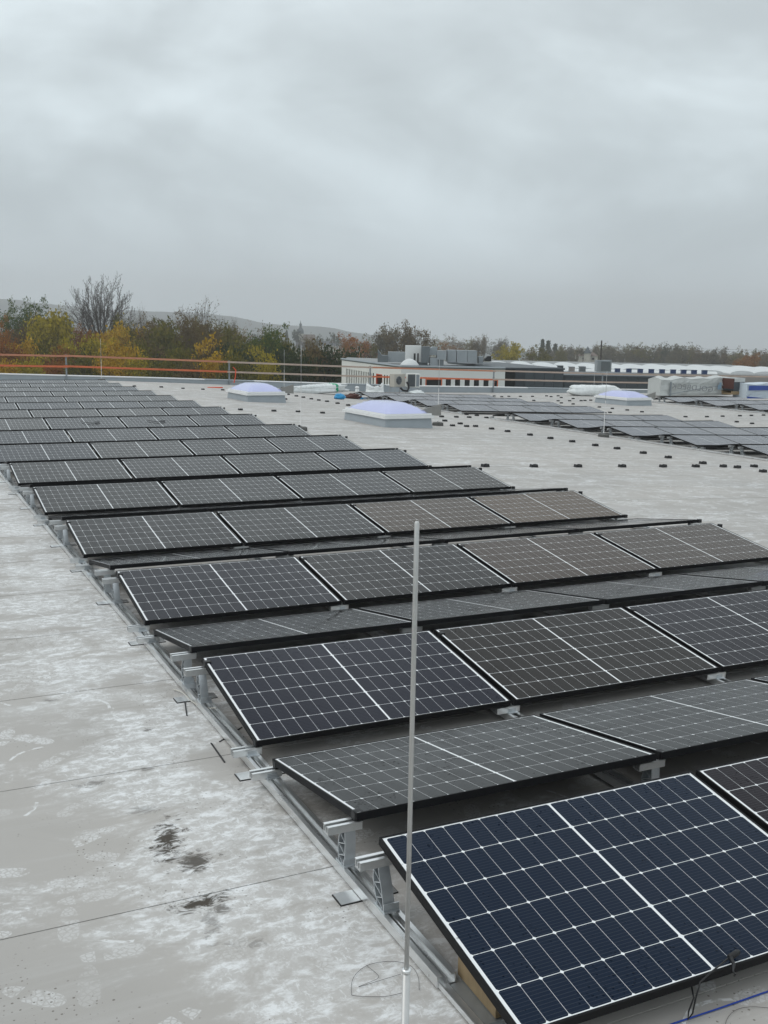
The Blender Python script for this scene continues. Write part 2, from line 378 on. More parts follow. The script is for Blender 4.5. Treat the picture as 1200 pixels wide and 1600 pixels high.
M_WIRE = plain('pale_wire', (.55, .53, .48), .6)
M_CABLE = plain('black_cable', (.008, .008, .009), .4)
M_STICK = plain('rating_sticker', (.7, .7, .68), .5)
M_BARK = plain('bark', (.060, .050, .043), .9, 0, .3, 3)
M_TWIG = plain('twig', (.085, .074, .066), .9, 0, .2, 3)
M_AWALL = plain('cream_wall', (.82, .82, .78), .7, 0, .06, .5)
M_AWALL2 = plain('cream_wall_shaded', (.76, .77, .76), .7, 0, .06, .5)  # greyer cream for the office's right facade, its shade put into the colour
M_DKWALL = plain('anthracite_panel', (.035, .043, .052), .5, 0, .15, .7)
M_DKWALL2 = plain('slate_panel', (.060, .072, .082), .5, 0, .15, .7)
M_PANE = plain('dark_glass', (.008, .010, .012), .08, 0, 0)
M_FASCIA = plain('fascia', (.30, .28, .27), .6, 0, .1, .6)
M_ROOFGREY = plain('far_roof', (.25, .26, .26), .7, 0, .2, .4)
M_VAULT = plain('rooflight_white', (.62, .64, .64), .35, 0, .08, .7)
M_BLUEBOX = plain('blue_metal', (.018, .045, .13), .45, 0, .15, 2)
M_DUCT = plain('duct_metal', (.33, .36, .38), .45, .45, .18, 1.5)
M_DUCT2 = plain('duct_metal_dark', (.16, .18, .19), .5, .4, .2, 1.5)
M_TILE = plain('slate_tile', (.09, .095, .10), .8, 0, .2, .5)
M_TILE2 = plain('brown_tile', (.14, .105, .085), .8, 0, .25, .5)
M_STONE = plain('render_wall', (.45, .43, .38), .8, 0, .1, .3)
M_COPPER = plain('spire_slate', (.085, .10, .11), .7, 0, .2, .3)
M_GRND = plain('field_ground', (.075, .080, .040), .95, 0, .5, .02)
M_HILL = plain('hill_ground', (.055, .075, .072), .95, 0, .35, .006)

# ------------------------------------------------------------------ ground, hills
rnd = random.Random(7)
mb = MB(); n = 36; ext = 3400.0
for i in range(n+1):
    for j in range(n+1):
        a = ((i/n*2-1)); b = ((j/n*2-1)); P = Vector((ext*a*abs(a), ext*b*abs(b), 0))
        mb.v.append((P.x, P.y, ground_z(P)))
mb.f = [(i*(n+1)+j, (i+1)*(n+1)+j, (i+1)*(n+1)+j+1, i*(n+1)+j+1) for i in range(n) for j in range(n)]
o = mb.build('ground', M_GRND, smooth=True); o['kind'] = 'structure'
def hill(name, ridge, depth, run, mat):
    mb = MB(); cols = []
    px0, px1 = ridge[0][0], ridge[-1][0]; N = 90; K = 9
    for i in range(N+1):
        px = px0+(px1-px0)*i/N; py = interp(px, [r[0] for r in ridge], [r[1] for r in ridge])
        top = at(px, py, depth); top.z += 9*mnoise.noise(Vector((px*.012, depth*.01, 0)))+4*mnoise.noise(Vector((px*.06, 2, 0)))
        for k in range(K+1):
            s = k/K; P = top-FH*run*(1-s); base = ground_z(P)-6
            zz = base+(top.z-base)*(s*s*(3-2*s))
            zz += (1-s)*s*18*mnoise.noise(Vector((P.x*.004, P.y*.004, 1)))
            mb.v.append((P.x, P.y, zz))
        P = top+FH*350; mb.v.append((P.x, P.y, ground_z(P)-20))
    Q = K+2
    mb.f = [(i*Q+k, (i+1)*Q+k, (i+1)*Q+k+1, i*Q+k+1) for i in range(N) for k in range(Q-1)]
    o = mb.build(name, mat, smooth=True); o['kind'] = 'structure'; return o
hill('hill', [(-420, 462), (0, 467), (90, 474), (200, 487), (340, 494), (430, 505), (560, 519), (650, 527), (760, 540), (850, 548), (1000, 556), (1200, 562), (1600, 568)], 2750, 700, M_HILL)
hill('low_hill', [(-420, 496), (0, 498), (200, 510), (400, 524), (600, 536), (800, 550), (1000, 560), (1600, 572)], 1700, 450, M_HILL)

# ------------------------------------------------------------------ our roof: sheets of membrane over a slab
PAR_Y = 49.5
roof = bpy.data.objects.new('roof', None); COL.objects.link(roof); roof['kind'] = 'structure'
xk = [-14, -6, -2, 0, 3, 7.5, 9.5, 12, 15.4, 18.5, 21, 24, 29, 34, 42, 50, 62]
def slab_strip(y0, y1, dz_top, dz_bot, mat, name, lap=0.0):
    mb = MB()
    for x in xk:
        z = g(x); mb.v += [(x, y0, z+dz_bot), (x, y0, z+dz_top+lap), (x, y1, z+dz_top), (x, y1, z+dz_bot)]
    n = len(xk)
    for i in range(n-1):
        a, b = i*4, i*4+4
        mb.f += [(a+1, b+1, b+2, a+2), (a, a+3, b+3, b), (a, b, b+1, a+1), (a+3, a+2, b+2, b+3)]
    mb.f += [(0, 1, 2, 3), (4*n-1, 4*n-2, 4*n-3, 4*n-4)]
    return mb.build(name, mat, roof)
slab_strip(-9.5, PAR_Y+.35, -.012, -.30, M_GROOVE, 'roof_deck')
y = 1.497-1.453*7
while y < PAR_Y-.01:
    y1 = min(y+1.453-.0045, PAR_Y-.002)
    slab_strip(y, y1, 0.0, -.010, M_ROOF, 'membrane_sheet', lap=.0015); y += 1.453
mb = MB(); mb.box(-14, 62, PAR_Y+.05, PAR_Y+.33, -9.5, -1.55); mb.box(-14, 62, -9.4, -9.1, -9.5, -.31); mb.box(-13.9, -13.6, -9.1, PAR_Y+.05, -9.5, -.31)
mb.build('outer_wall', M_AWALL2, roof)

# parapet with coping
par = thing('parapet', 'low grey parapet upstand with pale metal coping along the far roof edge', 'parapet', (0, 0, 0))
PX = [-14, 3.4, 10.6, 21.2, 25.8, 30.4, 35.3, 41.6, 62]; PZ = [.40, .255, .06, -.29, -.43, -.51, -.62, -.74, -1.02]
mb = MB()
for x, z in zip(PX, PZ):
    mb.v += [(x, PAR_Y, g(x)-.2), (x, PAR_Y, z), (x, PAR_Y+.28, z), (x, PAR_Y+.28, g(x)-.2)]
for i in range(len(PX)-1):
    a, b = i*4, i*4+4; mb.f += [(a+1, b+1, b+2, a+2), (a, b, b+1, a+1), (a+3, a+2, b+2, b+3)]
mb.build('upstand', M_KERB, par)
for i in range(len(PX)-1):
    nseg = max(1, round((PX[i+1]-PX[i])/3.0))
    for k in range(nseg):
        xa = PX[i]+(PX[i+1]-PX[i])*k/nseg; xb = PX[i]+(PX[i+1]-PX[i])*(k+1)/nseg
        za, zb = interp(xa, PX, PZ), interp(xb, PX, PZ); mb = MB()
        mb.v = [(xa+.006, PAR_Y-.04, za+.004), (xb-.006, PAR_Y-.04, zb+.004), (xb-.006, PAR_Y+.32, zb+.004), (xa+.006, PAR_Y+.32, za+.004),
                (xa+.006, PAR_Y-.04, za+.045), (xb-.006, PAR_Y-.04, zb+.045), (xb-.006, PAR_Y+.32, zb+.055), (xa+.006, PAR_Y+.32, za+.055)]
        mb.f = [(0, 3, 2, 1), (4, 5, 6, 7), (0, 1, 5, 4), (1, 2, 6, 5), (2, 3, 7, 6), (3, 0, 4, 7)]
        mb.build('coping', M_WHITE if (k+i) % 3 else M_KERB, par)

# ------------------------------------------------------------------ solar modules
mb = MB(); H = .035
mb.box(0, L, 0, LIP, -H, .0012); mb.box(0, L, W-LIP, W, -H, .0012)
mb.box(0, LIP, LIP, W-LIP, -H, .0012); mb.box(L-LIP, L, LIP, W-LIP, -H, .0012)
ME_FRAME = mb.mesh('frame', M_FRAME)
def lam_mesh(m):
    me = MB().box(LIP, L-LIP, LIP, W-LIP, -.007, -.002).mesh('laminate', m); me.materials.append(M_FRAME)
    for pl in me.polygons: pl.material_index = 0 if pl.normal.z > .5 else 1  # underside made black to deepen the shade beneath the modules
    return me
ME_LAM = lam_mesh(M_LAM); ME_LAMN = lam_mesh(M_BACK)
c = .0075; hx, hy = CW/2, CH/2
oct8 = [(-hx+c, -hy), (hx-c, -hy), (hx, -hy+c), (hx, hy-c), (hx-c, hy), (-hx+c, hy), (-hx, hy-c), (-hx, -hy+c)]
ME_CELL = MB().prism(oct8, -.0023, -.0018, 'z').mesh('cell', M_CELL)
ME_STICK = MB().box(0, .06, -.0015, -.0005, -.026, -.010).mesh('sticker', M_STICK)
ct, st_ = math.cos(T), math.sin(T)
RG, VG = .2385, .2652; WC = W*ct; D = 2*WC+RG+VG; PITCHX = L+.0381; HI = .14+W*st_; ZLO = .14
PAL = [(.022, .022, .024), (.026, .025, .024), (.020, .021, .026), (.029, .027, .025), (.024, .023, .023)]  # cells lifted in colour to replace sky reflection lost at the lower IOR
PALR = [(.125, .125, .142), (.110, .110, .125), (.138, .136, .150), (.118, .120, .138)]  # right arrays: stronger sky reflection put into the cell colour
def panel(X, Ylow, z, slope, side, near, color, label, group, tilt=T):
    ax = Vector((1, 0, slope)).normalized(); sgn = 1 if side == 'F' else -1
    ay = Vector((0, sgn*math.cos(tilt), math.sin(tilt))); ax = ax*sgn; az = ax.cross(ay).normalized(); ay = az.cross(ax).normalized()
    root = thing('solar_panel', label, 'solar panel', group=group)
    M4 = Matrix((ax, ay, az)).transposed().to_4x4()
    M4.translation = Vector((X if side == 'F' else X+L, Ylow, z if side == 'F' else z+slope*L))
    root.matrix_world = M4
    link('frame', ME_FRAME, root)
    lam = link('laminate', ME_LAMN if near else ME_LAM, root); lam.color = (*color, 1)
    if near:
        for i in range(18):
            for j in range(6):
                o = link('cell', ME_CELL, lam, (col_x(i), row_y(j), 0)); o.color = (*color, 1)
    return root
RR = random.Random(11)
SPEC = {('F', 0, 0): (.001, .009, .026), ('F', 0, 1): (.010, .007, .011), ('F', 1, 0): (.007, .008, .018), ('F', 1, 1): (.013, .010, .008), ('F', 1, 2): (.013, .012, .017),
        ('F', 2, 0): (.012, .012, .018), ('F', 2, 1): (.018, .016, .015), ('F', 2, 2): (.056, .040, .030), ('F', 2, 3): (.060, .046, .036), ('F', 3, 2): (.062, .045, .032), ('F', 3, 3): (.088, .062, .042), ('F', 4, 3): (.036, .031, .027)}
SIDE = {'F': 'facing the viewer', 'B': 'facing away'}
def row_y0(k): return k*D+(.40 if k >= 8 else 0.0)
for k in range(16):
    for side in 'FB':
        for c_ in range(4):
            if k == 0 and side == 'F' and c_ > 1: continue
            near = (k == 0 and c_ < 3) or (k == 1 and c_ < 4) or (k == 2 and side == 'F')
            yl = row_y0(k) if side == 'F' else row_y0(k)+2*WC+RG
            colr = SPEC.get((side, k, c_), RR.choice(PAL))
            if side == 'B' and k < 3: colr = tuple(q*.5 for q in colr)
            dsc = 'navy blue' if (k == 0 and side == 'F' and c_ == 0) else 'brownish' if colr[0] > .03 else 'black'
            fr = (k == 0 and side == 'F')              # the front row is not clamped yet: it sits a little low and forward
            r = panel(c_*PITCHX-(.021 if fr else 0), -.041 if fr else yl, .145 if fr else ZLO, 0.0, side, near, colr,
                      f"{dsc} solar panel {SIDE[side]}, left array, {ordn(k)} ridge, {ordn(c_)} from left", f'solar panels of the left array {SIDE[side]}', tilt=.1671 if fr else T)
            if side == 'B' and k < 4 and c_ in (0, 1, 2, 3):
                o = link('sticker', ME_STICK, r, (L-.30, W, 0))

# rails and posts of the mounting frames
def rail_profile(mb, y0, y1, z0=.012, x=0.0):
    mb.box(x-.042, x+.042, y0, y1, z0, z0+.006)
    mb.box(x-.042, x-.036, y0, y1, z0+.006, z0+.040); mb.box(x-.003, x+.003, y0, y1, z0+.006, z0+.034); mb.box(x+.036, x+.042, y0, y1, z0+.006, z0+.040)
    mb.box(x-.042, x-.020, y0, y1, z0+.040, z0+.044); mb.box(x+.020, x+.042, y0, y1, z0+.040, z0+.044)
def post_mesh(h, lean, zb=.056):
    mb = MB(); n = 6; pts = []; pts2 = []
    for i in range(n+1):
        s = i/n; zc = zb+(h-zb)*s; bow = .020*math.sin(PI*s)
        yc = lean*s
        pts.append((yc-.030+.010*s-bow*.3, zc)); pts2.append((yc+.030-.008*s+bow, zc))
    poly = pts+pts2[::-1]
    # open truss: front and back skins plus diagonals
    for A in (pts, pts2):
        for (a, b) in zip(A[:-1], A[1:]):
            mb.prism([(a[0]-.003, a[1]), (a[0]+.003, a[1]), (b[0]+.003, b[1]), (b[0]-.003, b[1])], -.030, .022, 'x')
    zig = [pts[0], pts2[1], pts[2], pts2[3], pts[4], pts2[5], pts[6]]
    for a, b in zip(zig[:-1], zig[1:]):
        mb.prism([(a[0], a[1]-.002), (a[0], a[1]+.003), (b[0], b[1]+.003), (b[0], b[1]-.002)], -.029, .021, 'x')
    mb.prism([(p[0]*.96, p[1]) for p in poly], .012, .016, 'x')
    mb.box(-.036, .036, -.050, .050, .057, .064); mb.box(-.036, .036, -.042, -.034, .064, .094)
    return mb.mesh('post', M_ALU2)
def head_mesh():
    mb = MB()
    mb.box(-.115, .055, -.026, .026, -.040, -.034); mb.box(-.115, .055, -.026, -.021, -.034, -.004); mb.box(-.115, .055, .021, .026, -.034, -.004)
    mb.box(-.115, .055, -.0025, .0025, -.034, -.008); mb.box(-.115, .055, -.030, -.012, -.004, 0.0); mb.box(-.115, .055, .012, .030, -.004, 0.0)
    mb.box(-.110, .050, -.016, .016, -.046, -.0405)
    return mb.mesh('post_head', M_ALU)
ME_HEAD = head_mesh()
ME_PH_F = post_mesh(.228, .055); ME_PH_B = post_mesh(.228, -.015)
ME_PL = MB().box(-.030, .024, -.028, .028, .0575, .085).box(-.036, .036, -.046, .046, .057, .0574+.004).mesh('low_post', M_ALU2)
ME_PAD = MB().box(-.140, .140, -.050, .050, .0, .006).mesh('rubber_pad', M_RUBBER)
ME_PLATE = MB().box(-.136, .136, -.048, .048, .006, .0085).mesh('pad_plate', M_ALU)
ME_CLAMP = MB().box(-.012, .030, -.020, .020, -.004, .040).mesh('clamp', M_BLACK)
def mount(X, ys, z, label, group, y0, y1, detail=True, seg=3.6):
    root = thing('mounting_rail', label, 'mounting rail', (X, 0, z), group=group)
    mb = None; ya = y0
    while ya < y1-.1:
        yb = min(ya+seg, y1); mb = MB(); rail_profile(mb, ya, yb-.004); mb.build('rail', M_ALU, root)
        if yb < y1-.1: MB().box(-.046, .046, yb-.06, yb+.06, .034, .050+.009).build('rail_connector', M_ALU2, root)
        ya = yb
    for yl in ys:
        zh = .14-H*ct  # underside of low frame edge
        for (yy, me, top) in ((yl+.035, ME_PL, .098), (yl+WC-.075, ME_PH_F, .262), (yl+WC+RG+.035, ME_PH_B, .262), (yl+2*WC+RG-.035, ME_PL, .098)):
            yp = yy-(.055 if me is ME_PH_F else -.015 if me is ME_PH_B else 0)
            link('post', me, root, (0, yp, 0)); hd = link('post_head', ME_HEAD, root, (0, yy, top+(.006 if top > .2 else 0)))
            if detail: link('clamp', ME_CLAMP, hd, (.03, 0, .0))
        if detail:
            for yy in (yl-VG/2, yl+WC+RG/2-.03):
                link('rubber_pad', ME_PAD, root, (0, yy, 0)); link('pad_plate', ME_PLATE, root, (0, yy, 0))
    return root
JX = [-.02]+[i*PITCHX-.019 for i in range(1, 4)]+[4*PITCHX-.02]
LAB = ['leftmost', 'second', 'third', 'fourth', 'rightmost']
for i, X in enumerate(JX):
    ks = [k for k in range(16)] if i == 0 else [k for k in range(10)]
    ks = [k for k in ks if not (k == 0 and i >= 2 and False)]
    mount(X, [row_y0(k) for k in ks], 0, f'{LAB[i]} aluminium mounting rail with posts under the left solar array', 'mounting rails of the left solar array', .47 if i == 0 else -.12, row_y0(ks[-1])+D)

# right-hand arrays
def array(name, X, ridges, ncol, gapsets):
    pass
sl = (g(25.5)-g(18.5))/7.0
for gi, (X, ridge0, nrow, ncol, word) in enumerate(((18.5, 12.46, 7, 4, 'near right'), (18.5, 33.73, 4, 4, 'far right'), (35.0, 29.2, 5, 3, 'far corner'))):
    yls = []
    for k in range(nrow):
        yl = ridge0-RG/2-WC+k*D; yls.append(yl)
        for side in 'FB':
            for c_ in range(ncol):
                Xc = X+c_*PITCHX; slp = (g(Xc+L)-g(Xc))/L
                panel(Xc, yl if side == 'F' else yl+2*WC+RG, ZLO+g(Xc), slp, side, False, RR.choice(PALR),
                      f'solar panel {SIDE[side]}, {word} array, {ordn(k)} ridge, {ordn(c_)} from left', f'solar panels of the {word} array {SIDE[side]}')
    mount(X-.02, yls, g(X), f'aluminium mounting rail with posts along the left end of the {word} solar array', 'mounting rails of the right solar arrays', yls[0]-.2, yls[-1]+D-.1, detail=False)

# ------------------------------------------------------------------ lightning rods
def light_rod(x, y, h, z_ring, label, r1=.0082, r0=.0050, base=.17):
    root = thing('lightning_rod', label, 'lightning rod', (x, y, g(x)), group='lightning rods on the roof')
    MB().lathe([(base, .0), (base, .012), (base*.97, .085), (base*.80, .10), (.025, .10)], 20).build('concrete_base', M_CONC, root)
    MB().lathe([(.020, .10), (.020, .14), (r1+.001, .145), (r1, z_ring-.004)], 12).build('lower_tube', M_ROD, root, True)
    MB().lathe([(r1+.0016, z_ring-.004), (r1+.0022, z_ring), (r1+.0012, z_ring+.004), (r0, z_ring+.0045)], 16).build('collar', M_ALU, root, True)
    MB().lathe([(r0, z_ring+.005), (r0, h-.004), (r0*.6, h)], 12).build('rod', M_ROD, root, True)
light_rod(-.918, -.902, 2.10, 1.142, 'thick pale aluminium lightning rod standing closest in the foreground')
for px, py, h, lab in ((470, 673, 2.15, 'thin lightning rod on dark block behind the left array, right of its end'), (684, 665, 1.95, 'thin lightning rod beside the nearest domed skylight'),
                       (943, 683, 2.0, 'thin lightning rod at the left edge of the near right array')):
    P = onroof(px, py); light_rod(P.x, P.y, h, 1.1, lab, .009, .006)
for px, h, lab in ((159, 2.0, 'thin lightning rod behind the far end of the left array'), (444, 2.0, 'thin lightning rod behind the white wrapped bundle near the parapet'),
                   (928, 1.4, 'thin short lightning rod behind the right domed skylight')):
    P = onY(px, 604, 48.6); light_rod(P.x, P.y, h, 1.0, lab, .009, .007)

# ------------------------------------------------------------------ domed skylights
def skylight(x, y, w_, l_, label):
    z = g(x+w_/2)-.03; sl_ = (g(x+w_)-g(x))/w_
    root = thing('skylight', label, 'skylight', (x, y, z), group='domed skylights on the roof')
    mb = MB(); a, b = .0, .05
    mb.v = [(0, 0, -.1), (w_, 0, -.1), (w_, l_, -.1), (0, l_, -.1), (b, b, .29), (w_-b, b, .29), (w_-b, l_-b, .29), (b, l_-b, .29)]
    mb.f = [(0, 1, 5, 4), (1, 2, 6, 5), (2, 3, 7, 6), (3, 0, 4, 7), (4, 5, 6, 7)]; mb.build('kerb', M_KERB, root)
    MB().box(-.02, w_+.02, -.02, l_+.02, .293, .365).build('lower_frame', M_WHITE, root)
    MB().box(.04, w_-.04, .04, l_-.04, .370, .425).build('upper_frame', M_WHITE, root)
    mb = MB(); n = 14
    for i in range(n+1):
        for j in range(n+1):
            u, v = i/n*2-1, j/n*2-1
            hgt = .27*min(1.0, 1.35*(1-max(abs(u), abs(v))**1.7))**.85*(1-.12*u*u-.12*v*v)
            mb.v.append((w_/2+u*(w_/2-.08), l_/2+v*(l_/2-.08), .427+hgt))
    mb.f = [(i*(n+1)+j, (i+1)*(n+1)+j, (i+1)*(n+1)+j+1, i*(n+1)+j+1) for i in range(n) for j in range(n)]
    mb.build('dome', M_DOME, root, True)
    mb = MB(); mb.prism([(w_-.30, .43), (w_-.05, .36), (w_+.38, .33), (w_+.38, .68), (w_-.30, .50)], .25, .28, 'y'); mb.build('wind_deflector', M_GREYP, root)
    return root
P = onroof(601, 668); skylight(P.x, P.y, 1.55, 2.9, 'large domed skylight with lavender top in the middle of the roof')
P = onroof(386, 628); skylight(P.x, P.y, 1.55, 2.5, 'domed skylight with lavender top beside the far end of the left array')
P = onroof(979, 634); skylight(P.x, P.y, 1.6, 2.6, 'domed skylight with lavender top behind the right-hand arrays')

# ------------------------------------------------------------------ conductor holders
mb = MB(); mb.prism([(-.075, 0), (.075, 0), (.062, .058), (.046, .060), (.040, .044), (-.040, .044), (-.046, .060), (-.062, .058)], -.05, .05, 'y')
mb.box(-.012, .012, -.012, .012, .044, .062); ME_HOLD = mb.mesh('conductor_holder', M_BLACK)
def holders(pts, where, grp):
    for i, (px, py) in enumerate(sorted(pts)):
        P = onroof(px, py); o = link('conductor_holder', ME_HOLD, None, (P.x, P.y, g(P.x)))
        o.rotation_euler = (0, 0, (px*37 % 11-5)*.05)
        tag(o, f'black conductor holder, {ordn(i)} from left {where}', 'conductor holder', grp)
holders([(758, 729.5), (834, 730), (903, 730), (972, 730), (1036, 730), (1087, 730), (1130, 730), (1178, 730)], 'in the nearest row right of the left array', 'nearest row of conductor holders')
holders([(1192, 738), (1152, 731.5), (1098, 725), (1044, 716), (1005, 709), (964, 702), (930, 697), (894, 691), (860, 686), (828, 680.5), (793, 675), (768, 671)], 'in the slanting line before the near right array', 'slanting line of conductor holders')
holders([(690, 652), (713, 652.5), (733, 653), (760, 653.5), (745, 650), (729, 648.5), (695, 658.5), (707, 666), (719, 663), (729, 667), (743, 667)], 'in the cluster right of the middle skylight', 'cluster of conductor holders by the middle skylight')
holders([(375.6, 641), (428, 643), (465.6, 644), (504, 646)], 'in the row before the far left skylight', 'row of conductor holders before the far left skylight')
holders([(446, 624.5), (450, 617), (463, 619.5), (474, 621.5), (486.4, 624), (498, 626), (511, 628), (527.4, 631), (544, 634)], 'in the slanting line between the left skylights', 'line of conductor holders between the left skylights')
holders([(210, 604), (252, 605.5), (286, 607.5), (317, 609), (348, 610)], 'in the row along the far left parapet', 'row of conductor holders along the far left parapet')
holders([(832, 620), (834, 626.5), (854, 619.3), (861, 620.5), (872, 619.2), (877, 621.8), (872, 627), (877, 630.4), (890, 627), (895.5, 623.5), (895.5, 632), (908, 626.8), (914, 626.5), (923, 626),
         (784, 620.6), (795, 620), (813, 620), (772, 619.5)], 'in the cluster before the right wrapped bundle', 'cluster of conductor holders before the right wrapped bundle')
holders([(936.5, 636.8), (956.7, 639), (980, 641.5), (1003, 644.3), (953, 645.4)], 'in the row before the right skylight', 'row of conductor holders before the right skylight')
holders([(1071, 652), (1104.5, 652), (1129, 651.2), (1156, 650.5), (1174, 650), (1193, 649.5), (1151, 660), (1175, 662.5)], 'in the row behind the near right array', 'row of conductor holders behind the near right array')

# ------------------------------------------------------------------ guard rail on the parapet
fence = thing('guard_rail', 'orange and grey temporary guard rail with thin posts along the parapet', 'guard rail')
fx = [onY(px, 590, PAR_Y-.05).x for px in (-240, 104, 358, 578, 771, 941, 1110, 1270)]
fx = [-8.0]+fx
def ptop(x): return interp(x, PX, PZ)
for x in fx:
    zb = ptop(x); MB().box(x-.035, x+.035, PAR_Y-.10, PAR_Y-.045, zb-.28, zb+1.04).box(x-.05, x+.05, PAR_Y-.12, PAR_Y-.046, zb+.56, zb+.60).build('post', M_POST, fence)
for i in range(len(fx)-1):
    for h, mt in ((.96, (M_FADED, M_FADED, M_FADED, M_PALE, M_FADED, M_PALE, M_PALE, M_PALE)[i]), (.46, (M_ORANGE, M_ORANGE, M_ORANGE, M_PALE, M_ORANGE, M_PALE, M_PALE, M_PALE)[i])):
        xa, xb = fx[i]-.12, fx[i+1]+.10; za, zb = ptop(fx[i])+h+.012*(i % 3), ptop(fx[i+1])+h
        dy = .018 if i % 2 else 0.0
        mb = MB(); mb.v = [(xx, yy-dy, zz+hh) for xx, zz in ((xa, za), (xb, zb)) for yy in (PAR_Y-.16, PAR_Y-.13) for hh in (-.045, .045)]
        mb.f = [(0, 1, 3, 2), (4, 6, 7, 5), (0, 4, 5, 1), (2, 3, 7, 6), (0, 2, 6, 4), (1, 5, 7, 3)]; mb.build('rail', mt, fence)
P = onY(367, 575, PAR_Y-.25)
o = MB().tube([(P.x-.1, P.y, P.z+.05), (P.x+.05, P.y, P.z-.12), (P.x+.02, P.y, P.z-.45), (P.x-.05, P.y, P.z-.75)], [.02, .03, .022, .03], 6).build('orange_strap', M_ORANGE2)
tag(o, 'orange strap hanging from the guard rail near the far left skylight', 'strap')
P = onroof(336, 606); o = MB().box(-.35, .35, -.1, .1, 0, .04).build('orange_scrap', M_ORANGE2); o.location = P; tag(o, 'flat orange scrap lying on the roof left of the far left skylight', 'scrap')

# ------------------------------------------------------------------ clutter at the back of the roof
def crumple(dims, seed, amp=.06, n=10, taper=0.0, power=4.0):
    """rounded, creased bag: a sphere pushed towards a box and folded by noise"""
    mb = MB(); nu, nv = n*3, n*2; sx, sy, sz = dims
    for j in range(nv+1):
        ph = -PI/2+PI*j/nv
        for i in range(nu):
            th = 2*PI*i/nu; q = Vector((math.cos(ph)*math.cos(th), math.cos(ph)*math.sin(th), math.sin(ph)))
            k = (abs(q.x)**power+abs(q.y)**power+abs(q.z)**power)**(-1/power); q *= k
            f = 1+amp*(2.2*mnoise.noise(q*1.7+Vector((seed, 0, 0)))+1.6*abs(mnoise.noise(q*4.3+Vector((0, seed, 0))))+.7*mnoise.noise(q*9+Vector((0, 0, seed))))
            w2 = 1-taper*max(0, q.z)
            mb.v.append((q.x*f*sx/2*w2, q.y*f*sy/2*w2, max(0.0, (q.z*f+1)*sz/2)))
    mb.f = [(j*nu+i, j*nu+(i+1) % nu, (j+1)*nu+(i+1) % nu, (j+1)*nu+i) for j in range(nv) for i in range(nu)]
    return mb
def put(o, P, rz=0.0): o.location = (P.x, P.y, g(P.x)); o.rotation_euler = (0, 0, rz); return o
def ruler(P): return (P-CAM).dot(_fw)/F_PX            # metres per photo pixel at P
YB = 43.5
Pa, Pb = onroof(447, 612), onroof(538, 616); Pm = (Pa+Pb)/2; ln = (Pb-Pa).length; ang = math.atan2(Pb.y-Pa.y, Pb.x-Pa.x)
root = thing('wrapped_bundle', 'long white film wrapped bundle with green tape lying by the left parapet', 'bundle', (Pm.x, Pm.y, g(Pm.x)), ang)
o = crumple((ln*.98, .55, .42), 3, .13, 12, .15).build('film', M_FILM, root, True)
o = crumple((.22, .60, .44), 5, .06, 8).build('tape_band', M_GREEN, root, True); o.location = (ln*.29, 0, .012)
P = onroof(531, 624); put(tag(crumple((.42, .36, .24), 8, .12, 8, .3).build('blue_bag', M_BLUEBAG, None, True), 'bright blue plastic bag on the roof behind the middle skylight', 'bag'), P)
P = onroof(551, 623); put(tag(crumple((.75, .5, .20), 12, .3, 9, .3, 2.5).build('waste_heap', M_BROWN, None, True), 'brown and red heap of waste beside the blue bag', 'waste'), P)
P = onroof(570, 624); put(tag(crumple((.5, .3, .08), 14, .3, 8, .3, 2.5).build('blue_scrap', M_BLUEBAG, None, True), 'flat light blue scrap of film right of the brown waste heap', 'scrap'), P)
P = onroof(558, 613.5); root = thing('canister', 'small white canister with round cap beside the white big bag', 'canister', (P.x, P.y, g(P.x)))
MB().lathe([(.10, 0), (.11, .02), (.11, .16), (.06, .20), (.045, .21)], 12).build('body', M_FILM, root, True); MB().lathe([(.09, .21), (.115, .26), (.08, .33), (.02, .34)], 12).build('cap', M_WHITE, root, True)
P = onroof(586, 615); P.y = min(P.y, 46); u = ruler(P)
P = onY(586, 614, 46.2); u = ruler(P)
root = thing('big_bag', 'open white big bag with crumpled rim left of the air conditioning units', 'bag', (P.x, P.y, g(P.x)), -.3)
mb = MB(); n = 28; R0 = 14*u
prof = [(1.0, 0), (1.08, .25), (1.0, .5), (.98, .8), (.9, .95), (.82, .8), (.8, .45)]
for r_, z_ in prof:
    for i in range(n):
        th = 2*PI*i/n; k = (abs(math.cos(th))**4+abs(math.sin(th))**4)**-.25
        f = 1+.10*mnoise.noise(Vector((math.cos(th)*2, math.sin(th)*2, z_*3)))
        zz = z_*.52*(1+(.55*mnoise.noise(Vector((math.cos(th)*1.6, math.sin(th)*1.6, 7)))+.15*math.cos(2*th) if z_ > .6 else 0))
        mb.v.append((R0*r_*k*f*math.cos(th)*.95, R0*r_*k*f*math.sin(th)*.8, zz))
mb.f = [(j*n+i, j*n+(i+1) % n, (j+1)*n+(i+1) % n, (j+1)*n+i) for j in range(len(prof)-1) for i in range(n)]+[tuple(range((len(prof)-1)*n, len(prof)*n))]
mb.build('sack', M_FILM, root, False)
o = crumple((R0*1.2, R0*1.0, .2), 21, .3, 7, .2, 2.5).build('contents', M_BROWN, root, True); o.location = (0, 0, .22)

